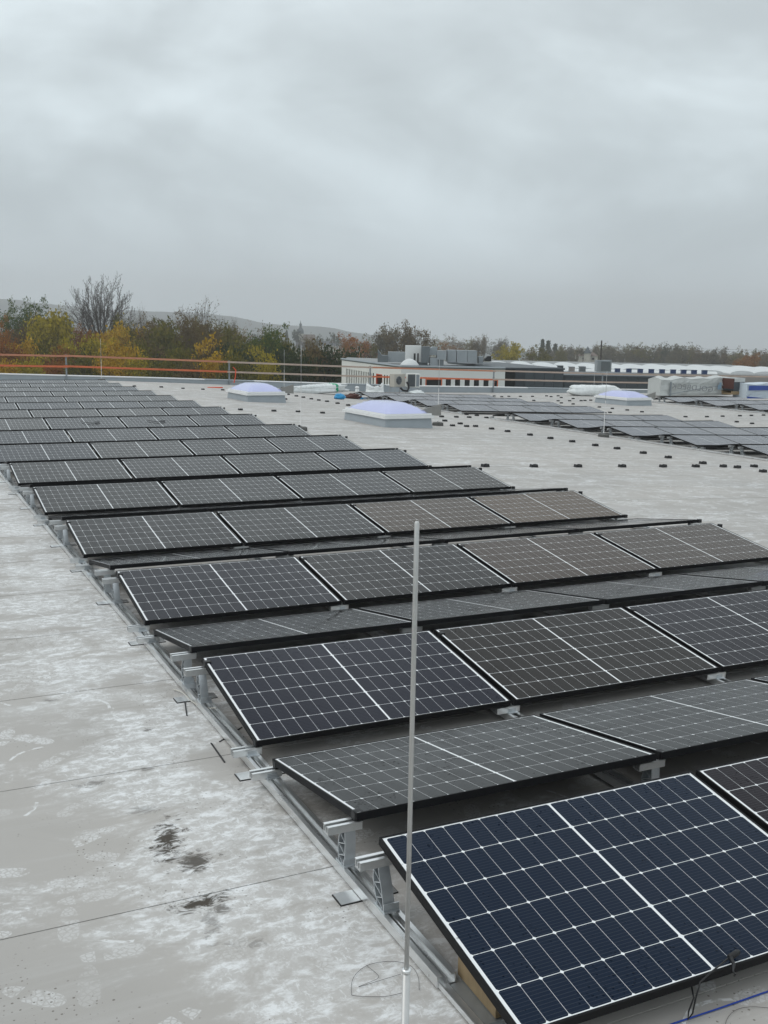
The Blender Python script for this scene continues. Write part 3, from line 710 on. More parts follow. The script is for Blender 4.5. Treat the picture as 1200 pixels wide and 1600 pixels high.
# two outdoor air conditioning units on a frame
def ac_unit(px, py, wpx, hpx, rz, kind, label):
    P = onY(px, py, 46.6); u = ruler(P); w_, h_ = wpx*u, hpx*u; zb = P.z
    root = thing('air_conditioner', label, 'air conditioner', (P.x, P.y, g(P.x)), rz, 'outdoor air conditioning units'); z0 = zb-g(P.x)
    MB().box(-w_/2, w_/2, -.17, .17, z0, z0+h_).build('casing', M_STONE if kind == 0 else M_GREYP if False else M_AWALL, root)
    if kind == 0:
        mb = MB(); cx = -w_*.10
        for r_ in (.07, .12, .17, .21):
            mb.tube([(cx+r_*math.cos(a*PI/10), -.185, z0+h_*.5+r_*math.sin(a*PI/10)) for a in range(21)], .008, 4, False)
        for a in range(4): mb.box(cx-.21, cx+.21, -.19, -.182, z0+h_*.5-.004, z0+h_*.5+.004, Matrix.Translation((cx, 0, z0+h_*.5)) @ Matrix.Rotation(a*PI/4, 4, 'Y') @ Matrix.Translation((-cx, 0, -z0-h_*.5)))
        mb.build('fan_grille', M_POST, root)
        MB().lathe([(.205, 0), (.205, .012)], 20).build('fan_recess', M_BLACK, root).matrix_local = Matrix.Translation((cx, -.171, z0+h_*.5)) @ Matrix.Rotation(PI/2, 4, 'X')
    else:
        for s in range(11):
            zz = z0+h_*(.06+.08*s); MB().box(-w_*.46, w_*.12, -.20, -.171, zz, zz+h_*.045).build('louvre', M_DUCT2, root)
        MB().box(-w_*.47, w_*.13, -.1715, -.1705, z0+h_*.05, z0+h_*.95).build('coil', M_BLACK, root)
        MB().box(w_*.2, w_*.45, -.176, -.171, z0+h_*.06, z0+h_*.94).build('side_grille', M_POST, root)
    mb = MB()
    for sx in (-1, 1):
        for sy in (-1, 1): mb.tube([(sx*w_*.42, sy*.15, z0-.002), (sx*w_*.5, sy*.25, .0)], .02, 6)
    mb.box(-w_*.55, w_*.55, -.16, -.12, z0-.04, z0-.002).box(-w_*.55, w_*.55, .12, .16, z0-.04, z0-.002).build('stand', M_STEEL, root)
    return root, P, w_, z0
ac_unit(621, 604, 25, 19.5, .35, 0, 'beige outdoor air conditioner with round fan grille next to the big bag')
ac_unit(645, 605, 20, 21, -.25, 1, 'pale outdoor air conditioner with dark louvres beside the black hose')
P = onY(634, 600, 46.2); o = MB().tube([P+Vector((.05, 0, .1)), P+Vector((.12, -.05, .0)), P+Vector((.14, -.08, -.2)), P+Vector((.05, -.1, -.36)), P+Vector((-.2, -.1, -.33)), P+Vector((-.3, 0, -.2))], .055, 8).build('black_hose', M_CABLE, None, True)
tag(o, 'thick black insulated hose hanging between the two air conditioners', 'hose')
P = onY(652, 613, 46.0); put(tag(crumple((.8, .5, .26), 31, .25, 9, .35, 3).build('film_pack', M_FILM, None, True), 'film covered pack under the right air conditioner', 'pack'), P)
Pa, Pb = onroof(892, 620.5), onroof(962, 617); Pb = Vector((Pb.x, min(Pb.y, 48.3), 0)); Pm = (Pa+Pb)/2
ln = 76*ruler(Pm); put(tag(crumple((ln, .9, .62), 41, .07, 12, .1, 5).build('wrapped_bundle', M_FILM, None, True), 'long pale film wrapped bundle left of the right skylight', 'bundle'), Pm, -YAW+.05)

# film covered stacks with print
def stack(pxa, pxb, pyt, pyb, Y, label, mat, seed, name):
    A, B = onY(pxa, pyb, Y), onY(pxb, pyb, Y); Tp = onY((pxa+pxb)/2, pyt, Y); Bm = (A+B)/2
    hgt = Tp.z-Bm.z; wd = (B-A).length
    root = thing(name, label, 'stack', (Bm.x, Bm.y, Bm.z-.06)); nx, nz = 22, 8; mb = MB()
    dp = 1.1
    for j in range(nz+1):
        for i in range(nx+1):
            u_, v_ = i/nx, j/nz; b_ = .11*mnoise.noise(Vector((u_*5+seed, v_*3, 0)))+.08*abs(mnoise.noise(Vector((u_*11, v_*8, seed))))
            mb.v.append((-wd/2+wd*u_, -b_, (hgt+.06)*v_+(.16*mnoise.noise(Vector((u_*5, seed, 3))) if j == nz else 0)))
    for i in range(nx+1): mb.v.append((-wd/2+wd*i/nx, dp*.5, (hgt+.12)+.14*mnoise.noise(Vector((i*.4, seed, 5)))))
    for i in range(nx+1): mb.v.append((-wd/2+wd*i/nx, dp, hgt*.98))
    for i in range(nx+1): mb.v.append((-wd/2+wd*i/nx, dp, 0))
    mb.f = [(j*(nx+1)+i, j*(nx+1)+i+1, (j+1)*(nx+1)+i+1, (j+1)*(nx+1)+i) for j in range(nz+3) for i in range(nx)]
    mb.f += [tuple(j*(nx+1)+e for j in range(nz+4)) for e in (0, nx)]
    mb.build('cover', mat, root, False)
    return root, wd, hgt
root, wd, hgt = stack(1031, 1142, 591, 616, 45.5, 'pale film covered stack with mirrored lettering seen through the sheet', M_FILM2, 3.3, 'covered_stack')
fc = bpy.data.curves.new('print', 'FONT'); fc.body = 'GOLDBECK'; fc.size = 1.0; fc.extrude = .003; fc.align_x = 'CENTER'; fc.space_character = 1.08
fo = bpy.data.objects.new('tmp', fc); COL.objects.link(fo); dg = bpy.context.evaluated_depsgraph_get()
me = bpy.data.meshes.new_from_object(fo.evaluated_get(dg)); bpy.data.objects.remove(fo)
me.materials.append(plain('print_grey', (.22, .23, .24), .5))
xs = [v.co.x for v in me.vertices]; tw = max(xs)-min(xs)
o = link('lettering', me, root, (-.09*wd, -.215, hgt*.34)); o.rotation_euler = (PI/2, .07, 0); o.scale = (-wd*.58/tw, hgt*.33/.72, 1)
o = MB().prism([(0, 0), (.28, 0), (.28, .42), (.12, .42), (.12, .28), (0, .28)], -.01, 0, 'y').build('emblem', plain('print_blue', (.25, .36, .46), .5), root); o.location = (wd*.265, -.215, hgt*.36)
MB().box(-wd*.385, -wd*.365, -.13, -.10, -.02, hgt*.85).build('strut', M_POST, root)
Pw = MB().tube([(-wd*.37, -.14, .10), (wd*.0, -.15, .36*hgt/.9), (wd*.42, -.14, hgt*.66)], .022, 5).build('strap', M_POST, root)
root, wd, hgt = stack(1166, 1300, 599, 622, 44.0, 'blue and white printed film stack at the right edge of the photo', plain('blue_white_film', (.55, .62, .68), .35, 0, .12, 2, bump=.4), 9.1, 'covered_stack')
MB().box(-wd*.49, wd*.49, -.10, -.075, hgt*.62, hgt*.93).build('blue_band', plain('blue_print', (.03, .07, .30), .45, 0, .2, 2), root)
mb = MB(); mb.prism([(-wd*.5, hgt*.02), (-wd*.2, -.02), (-wd*.2, .02), (-wd*.5, hgt*.22)], -.1, -.07, 'y'); mb.build('lower_band', MATS['blue_print'], root)
P = onY(1154, 614, 44.6)
root = thing('pallet_stack', 'dark stack with red end boards between the two film covered stacks', 'stack', (P.x, P.y, P.z-.1))
MB().box(-.42, .42, 0, .9, .25, .75).build('load', M_DKWALL2, root); MB().box(-.50, -.425, -.02, .9, .35, .95).build('end_board', M_BROWN, root)
MB().box(-.40, .42, -.03, .9, .752, .98).build('upper_sheet', M_FILM2, root); MB().box(-.5, .5, 0, .9, 0, .09).box(-.5, .5, 0, .1, .09, .2).box(-.5, .5, .8, .9, .09, .2).build('pallet', M_WOOD, root)

# ------------------------------------------------------------------ small things in the foreground
def rp(px, py, h=0.0): return onroof(px, py, h)
# timber block and offcuts under the front module
P = rp(738, 1556, .06)
root = thing('timber_block', 'short brown timber block propping the front corner of the nearest solar panel', 'timber', (.075, .36, 0), -.03)
MB().box(-.030, .028, -.145, .145, .019, .100).build('block', M_WOOD, root)
root = thing('sheet_offcut', 'galvanised steel channel offcut lying beside the timber block', 'offcut', (.045, .33, 0))
MB().box(-.070, .16, -.17, .135, .0125, .0145).box(-.070, .16, -.172, -.170, .0125, .055).build('sheet', M_STEEL, root)
root = thing('rail_offcut', 'aluminium rail end piece running out of the frame at the bottom', 'offcut', (-.035, 0, 0))
mb = MB(); mb.box(-.020, .020, -1.2, .47, .012, .022).box(-.020, -.014, -1.2, .47, .022, .034).build('strip', M_ALU, root)
# loose marks / cable ties, wires, string
def strip(pa, pb, wd, label):
    A, B = rp(*pa), rp(*pb); dv = (B-A); ang = math.atan2(dv.y, dv.x); ln = Vector((dv.x, dv.y)).length
    o = MB().box(0, ln, -wd/2, wd/2, .0025, .006).build('cable_tie', M_CABLE); o.location = (A.x, A.y, 0); o.rotation_euler = (0, 0, ang)
    tag(o, label, 'cable tie', 'black cable ties on the membrane')
strip((288, 1090), (292, 1119), .008, 'short black cable tie left of the rail below the pale wire')
strip((330, 1162), (351, 1192), .009, 'long black cable tie lying across the membrane seam')
strip((343, 1160), (354, 1153), .008, 'tiny black cable tie touching the left side of the rail')
strip((369, 1143), (378, 1137), .008, 'tiny black cable tie inside the rail under the panel')
def wire(pts, r, mat, name, label, cat, hs=None):
    P = [rp(px, py, (hs[i] if hs else .006)) for i, (px, py) in enumerate(pts)]
    Q = []
    for i in range(len(P)-1):                        # Catmull-Rom
        a, b, c_, d_ = P[max(i-1, 0)], P[i], P[i+1], P[min(i+2, len(P)-1)]
        for k in range(6):
            t_ = k/6; Q.append(.5*((2*b)+(c_-a)*t_+(2*a-5*b+4*c_-d_)*t_*t_+(3*b-a-3*c_+d_)*t_**3))
    Q.append(P[-1])
    return tag(MB().tube(Q, r, 6).build(name, mat, None, True), label, cat)
wire([(270, 1077), (285, 1082), (300, 1096), (318, 1106), (338, 1106)], .004, M_WIRE, 'pale_wire', 'pale stiff wire looping over the mounting rail at the left', 'wire', [.01, .02, .02, .03, .06])
wire([(655, 1547), (653, 1525), (640, 1508), (610, 1502), (575, 1508), (553, 1526), (549, 1550), (556, 1556), (600, 1557), (630, 1551)], .0008, M_CABLE, 'thin_wire', 'thin dark wire curled in an oval behind the foreground rod', 'wire')
wire([(572, 1508), (590, 1523), (588, 1530), (560, 1542), (600, 1530), (626, 1522)], .0007, M_CABLE, 'thin_wire', 'thin dark wire scrap inside the curled wire oval', 'wire')
wire([(1020, 1612), (1050, 1600), (1125, 1575), (1200, 1549), (1260, 1529)], .0032, M_BLUELINE, 'string_line', 'taut blue string line on the membrane at the bottom right', 'string')
wire([(1132, 1612), (1136, 1592), (1150, 1578), (1175, 1573), (1210, 1576)], .0007, M_CABLE, 'thin_wire', 'thin dark wire arc below the blue string line', 'wire')
# connector lead of the nearest module
def onpanel(x_, y_, h): return Vector((x_, y_*ct, ZLO+y_*st_))+Vector((0, -st_, ct))*h
def frompix(px, py, h):                              # pixel -> point on the nearest module's glass
    r = ray(px, py); n_ = Vector((0, -math.sin(.1671), math.cos(.1671))); p0 = Vector((0, -.041, .145))+n_*h
    return CAM+r*((p0-CAM).dot(n_)/r.dot(n_))
root = thing('connector_cable', 'black plug and cable lying over the lower edge of the nearest panel', 'cable')
A = [frompix(1152, 1488, .02), frompix(1140, 1496, .022), frompix(1110, 1520, .02), frompix(1094, 1535, .008)]
low = [Vector((A[-1].x-.01, -.065, .085)), Vector((A[-1].x-.030, -.075, .035)), Vector((A[-1].x-.045, -.070, .012)), Vector((A[-1].x-.035, -.060, .035)), Vector((A[-1].x-.005, -.050, .075)), Vector((A[-1].x+.03, .01, .10))]
MB().tube(A+low, .0035, 6).build('lead', M_CABLE, root, True)
MB().tube([A[0]+(A[0]-A[1])*.25, A[0], A[1]], [.006, .012, .011], 8).build('plug', M_CABLE, root, True)
MB().tube([A[1]+Vector((.0, -.006, 0)), A[1]+Vector((-.012, -.035, -.004)), A[1]+Vector((-.04, -.06, -.008)), A[1]+Vector((-.055, -.085, -.004))], [.010, .007, .004, .0035], 6).build('tail', M_CABLE, root, True)
def far_cable(px, py, label):
    q = onY(px, py, row_y0(8)+.55)
    n_ = Vector((0, -st_, ct)); yy = .55/ct
    def pp(dx_, dyy): return Vector((q.x+dx_, row_y0(8)+(yy+dyy)*ct, ZLO+(yy+dyy)*st_+.02))
    o = MB().tube([pp(0, .12), pp(.06, 0), pp(.2, -.1), pp(.38, -.09), pp(.42, 0), pp(.3, .03)], .007, 5).build('loose_cable', M_CABLE)
    tag(o, label, 'cable')
far_cable(128, 654, 'black loose cable loop on a panel far back on the left')
far_cable(232, 664, 'black loose cable hook on a panel left of the far skylight')

# ------------------------------------------------------------------ buildings beyond the roof
def frame_of(A, B):
    ex = Vector((B.x-A.x, B.y-A.y, 0)); ln = ex.length; ex.normalize(); ey = Vector((-ex.y, ex.x, 0))   # ey points away
    if ey.dot(FH) < 0: ey = -ey
    Mx = Matrix((ex, ey, Vector((0, 0, 1)))).transposed().to_4x4() if ex.cross(ey).z > 0 else None
    Mx.translation = Vector((A.x, A.y, 0)); return Mx, ln
def u_of(px, A, B):                                   # distance along wall A-B where the pixel column meets it
    r = ray(px, 580); ex = Vector((B.x-A.x, B.y-A.y, 0)); ln = ex.length; ex.normalize()
    nrm = Vector((-ex.y, ex.x, 0)); t_ = (A-CAM).dot(nrm)/r.dot(nrm); return (CAM+r*t_-A).dot(ex)
def facade(root, A, B, zb, zt, wins, mat, thick=.3, fm=None):
    Mx, ln = frame_of(A, B); edges = sorted(wins)
    mb = MB(); u = 0.0
    z0 = min([q[2] for q in edges]); z1 = max([q[3] for q in edges])
    mb.box(0, ln, 0, thick, zb, z0); mb.box(0, ln, 0, thick, z1, zt)
    for (a, b, q0, q1, fr) in edges:
        if a > u: mb.box(u, a, 0, thick, z0, z1)
        if q1 < z1-.01: mb.box(a, b, 0, thick, q1, z1)
        u = b
    mb.box(u, ln, 0, thick, z0, z1)
    o = mb.build('facade', mat, root); o.matrix_world = Mx
    for (a, b, q0, q1, fr) in edges:
        p_ = MB().box(a, b, (.03 if b-a < .6 else .14), .17, q0, q1).build('window', M_PANE, root); p_.matrix_world = Mx
        if fr:
            f_ = MB().box(a, a+.12, .02, .13, q0, q1).box(b-.12, b, .02, .13, q0, q1).box(a+.12, b-.12, .02, .13, q1-.12, q1).build('window_frame', fr, root); f_.matrix_world = Mx
    return Mx, ln
DA = 110.0
K0, L0, R0_ = at(627, 573.5, DA), at(534, 562, 137), at(789.5, 577, 110.5)
zt = K0.z; L0.z = zt; R0_.z = zt
root = thing('office_building', 'low cream flat-roofed office building with narrow window slits beyond the parapet', 'building', (0, 0, 0))
def zpix(py, A, B, px): r = ray(px, py); ex = Vector((B.x-A.x, B.y-A.y, 0)).normalized(); nrm = Vector((-ex.y, ex.x, 0)); t_ = (A-CAM).dot(nrm)/r.dot(nrm); return (CAM+r*t_).z
wz1 = zpix(592, K0, R0_, 700); wz0 = zpix(605, K0, R0_, 700)
wins = [(u_of(a, K0, R0_), u_of(b, K0, R0_), wz0, wz1, f) for a, b, f in ((655.5, 659.5, None), (665, 691.5, M_ORANGE), (697, 705, None), (711.5, 719.5, None), (726.5, 734.5, None), (741, 749, None), (756, 764, None), (771.5, 779, M_ORANGE))]
facade(root, K0, R0_, ground_z(K0), zt, wins, M_AWALL2)
lz1 = zpix(580, L0, K0, 565); lz0 = zpix(606, L0, K0, 565)
wins = []
for i in range(12): p_ = 541+i*3.75; wins.append((u_of(p_, L0, K0), u_of(p_+2.0, L0, K0), lz0, lz1, None))
wins.append((u_of(587.5, L0, K0), u_of(597.5, L0, K0), lz0, lz1, M_ORANGE2))
for p_ in (600, 604, 608): wins.append((u_of(p_, L0, K0), u_of(p_+2.0, L0, K0), lz0, lz1, None))
facade(root, L0, K0-(K0-L0).normalized()*.02, ground_z(L0), zt, wins, M_AWALL)
bk = FH*30
mb = MB(); q = [Vector((P.x, P.y, 0)) for P in (L0+FH*.3+RH*.3, K0+FH*.35, R0_+FH*.35, R0_+bk, L0+bk*.6)]
mb.prism([(p_.x, p_.y) for p_ in q], zt-.5, zt-.12, 'z').build('roof', M_ROOFGREY, root)
mb = MB(); mb.tube([L0+Vector((0, 0, .05)), K0+Vector((0, 0, .05)), R0_+Vector((0, 0, .05))], .16, 4).build('roof_edge', M_POST, root)
# ventilation plant on that roof
def slab(name, pxa, pxb, pyt, pyb, depth, dp, mat, root, rz=0.0, top=None):
    A, B = at(pxa, pyb, depth), at(pxb, pyb, depth); zt_ = at((pxa+pxb)/2, pyt, depth).z; zb_ = at((pxa+pxb)/2, pyb, depth).z
    Mx, ln = frame_of(A, B); mb = MB()
    if top is None: mb.box(0, ln, 0, dp, zb_, zt_)
    else: mb.prism([(0, zb_), (ln, zb_), (ln, zb_+(zt_-zb_)*top[1]), (ln*.4, zb_+(zt_-zb_)*top[1]), (0, zb_+(zt_-zb_)*top[0])], 0, dp, 'y')
    o = mb.build(name, mat, root); o.matrix_world = Mx; return o
def vent(label, parts, name='ventilation_unit'):
    root = thing(name, label, 'ventilation unit', (0, 0, 0), group='ventilation plant on the office roof')
    for i, (nm, a, b, t_, bt, dep, dp, mat, *tp) in enumerate(parts): slab(nm, a, b, t_, bt, dep, dp, mat, root, 0, tp[0] if tp else None)
vent('long dark sloping duct at the left of the roof plant', [('hood', 590, 606, 546.5, 566, 124, 3, M_DUCT2, (1, .55)), ('duct', 606, 634, 550, 566, 124.5, 2.4, M_DUCT)])
vent('tall white weathered cabinet with black ladder on the office roof', [('cabinet', 633.5, 657.5, 540, 568, 122, 3, M_AWALL2), ('ladder', 646, 649, 552, 573, 121.3, .1, M_BLACK), ('ladder', 651.5, 654, 552, 573, 121.3, .1, M_BLACK), ('base', 640, 668, 566, 573, 121.5, 2, M_DUCT2)])
vent('dark grey box and bent duct right of the white cabinet', [('cabinet', 658, 671, 541.5, 567, 121, 3, M_DUCT2), ('hood', 671, 683, 542, 555, 121.2, 3, M_DUCT, (.75, 1)), ('duct', 672, 684, 559, 572, 120.5, 2.5, M_DUCT)])
vent('silver square duct elbow in the middle of the roof plant', [('elbow', 683, 697, 548, 562, 120.2, 3, M_DUCT), ('riser', 684, 693, 562.2, 573, 120.4, 2.4, M_DUCT2)])
vent('long silver air handling cabinet of two sections on the roof', [('section', 699, 712.5, 547, 566, 121, 3.5, M_DUCT), ('section', 713.5, 730, 547.5, 566.5, 121, 3.5, M_DUCT), ('section', 730.5, 745, 548, 567, 121, 3.5, M_DUCT)])
vent('small duct with dark square opening at the right of the roof plant', [('box', 748, 755, 557, 568, 121.5, 2, M_DUCT), ('opening', 758, 767.5, 556.5, 564.5, 121, 1.2, M_BLACK, (.5, 1))])
o = MB().lathe([(1.1, 0), (1.0, .25), (.7, .6), (.3, .8), (.02, .85)], 14).build('roof_dome', M_VAULT, None, True); o.location = at(640, 570, 117); o.location.z = zt-.12; tag(o, 'small white rooflight dome in front of the ventilation plant', 'rooflight')

# dark hall to the right, in two volumes
def panels(root, A, B, zb, zt, npan, mat, dp):
    Mx, ln = frame_of(A, B); step = ln/npan
    for i in range(npan):
        o = MB().box(i*step+.02, (i+1)*step-.02, 0, .15, zb, zt-.12).build('wall_panel', mat[i % len(mat)], root); o.matrix_world = Mx
    o = MB().box(0, ln, .153, dp, zb, zt-.1).build('body', M_DKWALL, root); o.matrix_world = Mx
    o = MB().box(-.1, ln+.1, -.06, dp, zt-.097, zt+.08).build('roof', M_DKWALL2, root); o.matrix_world = Mx
    return Mx, ln
A, B = at(790.3, 575.5, 111), at(881, 580.5, 112.5); root = thing('dark_annex', 'dark anthracite flat-roofed annex right of the cream office building', 'building')
panels(root, A, B, ground_z(A), A.z, 6, [M_PANE, M_DKWALL, M_DKWALL2, M_DKWALL2, M_DKWALL2, M_DKWALL2], 22)
A, B = at(881.4, 587, 113), at(1029, 592, 113.5); root = thing('dark_annex', 'lower dark slate clad annex behind the right domed skylight', 'building')
panels(root, A, B, ground_z(A), A.z, 9, [M_DKWALL2, M_DKWALL2, M_DKWALL2], 12)
A, B = at(881, 580.3, 151), at(1330, 590.6, 148); root = thing('factory_hall', 'long factory hall with pale fascia and white rooflights in the right background', 'building')
Mx, ln = frame_of(A, B); ztH = A.z
zbH = ground_z(A)-4
for i in range(16):
    o = MB().box(i*ln/16+.015, (i+1)*ln/16-.015, 0, .3, ztH-1.6, ztH).build('fascia_panel', M_FASCIA, root); o.matrix_world = Mx
o = MB().box(-9, ln, .31, 70, zbH, ztH-.15).build('body', M_ROOFGREY, root); o.matrix_world = Mx
MH = Mx
def vault(u0, u1, v0, v1, h, label, along='u', mat=M_VAULT):
    mb = MB(); n = 10
    if along == 'u': mb.prism([(v0+(v1-v0)*(1-math.cos(PI*k/n))/2, ztH-.14+h*math.sin(PI*k/n)) for k in range(n+1)], u0, u1, 'x')
    else: mb.prism([(u0+(u1-u0)*(1-math.cos(PI*k/n))/2, ztH-.14+h*math.sin(PI*k/n)) for k in range(n+1)], v0, v1, 'y')
    o = mb.build('rooflight', mat); o.matrix_world = MH; tag(o, label, 'rooflight', 'white rooflights on the factory hall'); return o
def uH(px): return u_of(px, A, B)
for i in range(6):
    ua, ub = uH(700+i*72), uH(700+i*72+70); vault(ua, ub, 3.2, 6.0, .42, f'long white barrel rooflight in the front row of the hall roof, {ordn(i)} from left')
for i in range(13):
    ua = uH(770+i*44); vault(ua, ua+3.6, 9+(i % 3)*1.5, 42, .42+.08*(i % 2), f'white barrel rooflight running back over the hall roof, {ordn(i)} from left', 'v')
for i, px in enumerate((967, 985, 1003, 1020.5, 1037.5, 1055, 1071.5, 1088, 1104.5)):
    uu = uH(px); root = thing('rooflight_drive_box', f'small dark blue box before the white rooflights, {ordn(i)} from left', 'box', group='blue boxes on the factory hall roof')
    o = MB().box(uu-.36, uu+.36, 1.2, 1.9, ztH-.14, ztH+.50).build('casing', M_BLUEBOX, root); o.matrix_world = MH
    o = MB().box(uu-.40, uu+.40, 1.15, 1.95, ztH+.502, ztH+.55).build('lid', M_BLUEBOX, root); o.matrix_world = MH
root = thing('roof_cabinet', 'grey cooling cabinet with dark grille on the factory hall roof edge', 'cabinet')
slab('casing', 933, 955, 563, 581, 148.5, 2.0, M_DUCT, root); slab('grille', 939, 953, 565, 579.5, 148.38, .1, M_DUCT2, root)
for i, (a, b, t_, bt) in enumerate(((872, 880, 572, 580), (890, 898, 574, 581), (906, 915, 573.5, 581))):
    root = thing('roof_box', ['dark green box on the hall roof left of the cabinet', 'pale grey box on the hall roof left of the cabinet', 'grey fan box just left of the cooling cabinet'][i], 'box', group='boxes on the hall roof')
    slab('casing', a, b, t_, bt, 149, 1.0, (M_DKWALL, M_FASCIA, M_DUCT2)[i], root); slab('lid', a-.5, b+.5, t_-1.0, t_-.1, 148.9, 1.2, M_POST, root)
A2, B2 = at(474, 567.5, 215), at(540, 571, 213); root = thing('flat_roof_shed', 'dark low flat-roofed shed among the trees left of the office', 'building')
Mx, l2 = frame_of(A2, B2); o = MB().box(0, l2, 0, 10, ground_z(A2), A2.z-.35).build('wall', M_DKWALL, root); o.matrix_world = Mx
o = MB().box(-.3, l2+.3, -.3, 10.3, A2.z-.347, A2.z).build('roof', M_DKWALL2, root); o.matrix_world = Mx

# ------------------------------------------------------------------ village: church, houses, pole
def house(px0, px1, pyr, pye, depth, label, wallm, roofm, hip=.18, dpm=8.0, chim=False):
    A, B = at(px0, pye, depth), at(px1, pye, depth); Mx, ln = frame_of(A, B); ze = A.z; zr = at((px0+px1)/2, pyr, depth).z
    root = thing('house', label, 'house', (0, 0, 0), group='village houses'); zb = ground_z(A)-2
    o = MB().box(0, ln, 0, dpm, zb, ze).build('wall', wallm, root); o.matrix_world = Mx
    e = .35; mb = MB(); h_ = ln*hip
    mb.v = [(-e, -e, ze+.004), (ln+e, -e, ze+.004), (ln+e, dpm+e, ze+.004), (-e, dpm+e, ze+.004), (h_, dpm/2, zr), (ln-h_, dpm/2, zr)]
    mb.f = [(0, 1, 5, 4), (1, 2, 5), (2, 3, 4, 5), (3, 0, 4), (0, 3, 2, 1)]; rf = mb.build('roof', roofm, root); rf.matrix_world = Mx
    nw = max(2, int(ln/4.5))
    for i in range(nw):
        o = MB().box((i+.35)*ln/nw, (i+.65)*ln/nw, -.03, .02, ze-1.7, ze-.7).build('window', M_PANE, root); o.matrix_world = Mx
    if chim:
        o = MB().box(ln*.75, ln*.75+.7, dpm/2-.3, dpm/2+.4, ze, zr+1.3).build('chimney', M_STONE, rf); o.matrix_world = Mx
house(500, 524, 533, 540, 620, 'white house with grey hip roof right of the church', M_STONE, M_TILE, .15, 12, True)
house(462, 476, 535, 544, 520, 'white gabled house below the church tower', M_STONE, M_TILE, .0, 9)
house(236, 262, 507.5, 513, 430, 'house with long dark brown roof behind the bare oaks', M_STONE, M_TILE2, .05, 8, True)
house(184, 199, 531, 535, 340, 'low white-roofed house glimpsed between the trees below the conifer', M_STONE, M_VAULT, .1, 8)
house(272, 288, 520, 531, 400, 'white-roofed house glimpsed behind the bare oaks', M_STONE, M_VAULT, .1, 8)
house(905, 934, 550, 556, 480, 'brown house below the pyramid roof in the right background', M_STONE, M_TILE2, .15, 10)
def tower(px, py_tip, py_base, wpx, depth, label, kind):
    P = at(px, py_base, depth); u = ruler(P); zt_ = at(px, py_tip, depth).z; H_ = zt_-P.z; r = wpx*u/2
    gz = ground_z(P)-2; root = thing('church' if kind == 'church' else 'tower_roof', label, 'church' if kind == 'church' else 'tower', (P.x, P.y, gz)); b = P.z-gz
    if kind == 'church':
        MB().box(-r*.92, r*.92, -r*.92, r*.92, 0, b+H_*.42, Matrix.Rotation(.3, 4, 'Z')).build('tower', M_STONE, root)
        MB().lathe([(r*1.1, b+H_*.42), (r*1.2, b+H_*.47), (r*1.05, b+H_*.58), (r*.6, b+H_*.67), (r*.42, b+H_*.70), (r*.42, b+H_*.80), (r*.55, b+H_*.815), (r*.35, b+H_*.86), (r*.12, b+H_*.91), (.12, b+H_), (.02, b+H_*1.005)], 10).build('spire', M_COPPER, root)
        MB().box(-.3, .3, -r-.1, -r*.90, b+H_*.25, b+H_*.35).build('belfry_window', M_PANE, root)
        ex = RH; Mr = Matrix.Rotation(-YAW, 4, 'Z'); ln_ = 22*u; zr = at(px+12, 522.5, depth).z-gz; ze = at(px+12, 532, depth).z-gz
        o = MB().box(r, ln_, -4.5, 4.5, 0, ze, Mr).build('nave', M_STONE, root)
        o = MB().prism([(-5, ze+.01), (5, ze+.01), (0, zr)], r*.9, ln_+.3, 'x', Mr).build('nave_roof', M_TILE2, root)
        for i in range(4): MB().box(r+ln_*(.15+.2*i), r+ln_*(.15+.2*i)+1.2, -4.56, -4.49, ze-4.5, ze-1.2, Mr).build('window', M_PANE, root)
    else:
        MB().lathe([(r*.95, 0), (r*.95, b), ], 4).build('tower', M_STONE, root)
        MB().lathe([(r*1.15, b+.01), (r*.06, b+H_*.97), (.02, b+H_)], 4 if kind == 'pyr' else 8).build('roof', M_COPPER, root)
tower(469.5, 501, 536, 9, 900, 'church with slender onion steeple and long nave on the horizon', 'church')
tower(432, 516, 530, 11, 1050, 'hazy pointed tower roof left of the church', 'oct')
tower(918, 541, 552, 14, 480, 'grey pyramid roofed tower above the right treeline', 'pyr')
P = at(938, 572, 260); zt_ = at(939, 532, 260).z; root = thing('utility_pole', 'tall dark utility pole above the right treeline', 'utility pole', (P.x, P.y, ground_z(P)))
MB().lathe([(.24, 0), (.17, zt_-ground_z(P)), (.02, zt_-ground_z(P)+.02)], 8).build('pole', M_BARK, root)
hz = zt_-ground_z(P)-1.3; MB().box(-.9, .9, -.08, .08, hz, hz+.16, Matrix.Rotation(.7, 4, 'Z')).build('crossarm', M_BARK, root)
for i, (a, b) in enumerate((((939, 540), (1330, 548)), ((939, 541.5), (1330, 553)))):
    A3, B3 = at(*a, 260), at(*b, 300); pts = [A3.lerp(B3, k/10)-Vector((0, 0, .35*4*(k/10)*(1-k/10))) for k in range(11)]
    tag(MB().tube(pts, .022, 4).build('power_line', M_CABLE), ['upper', 'lower'][i]+' thin power line running right from the utility pole', 'power line')

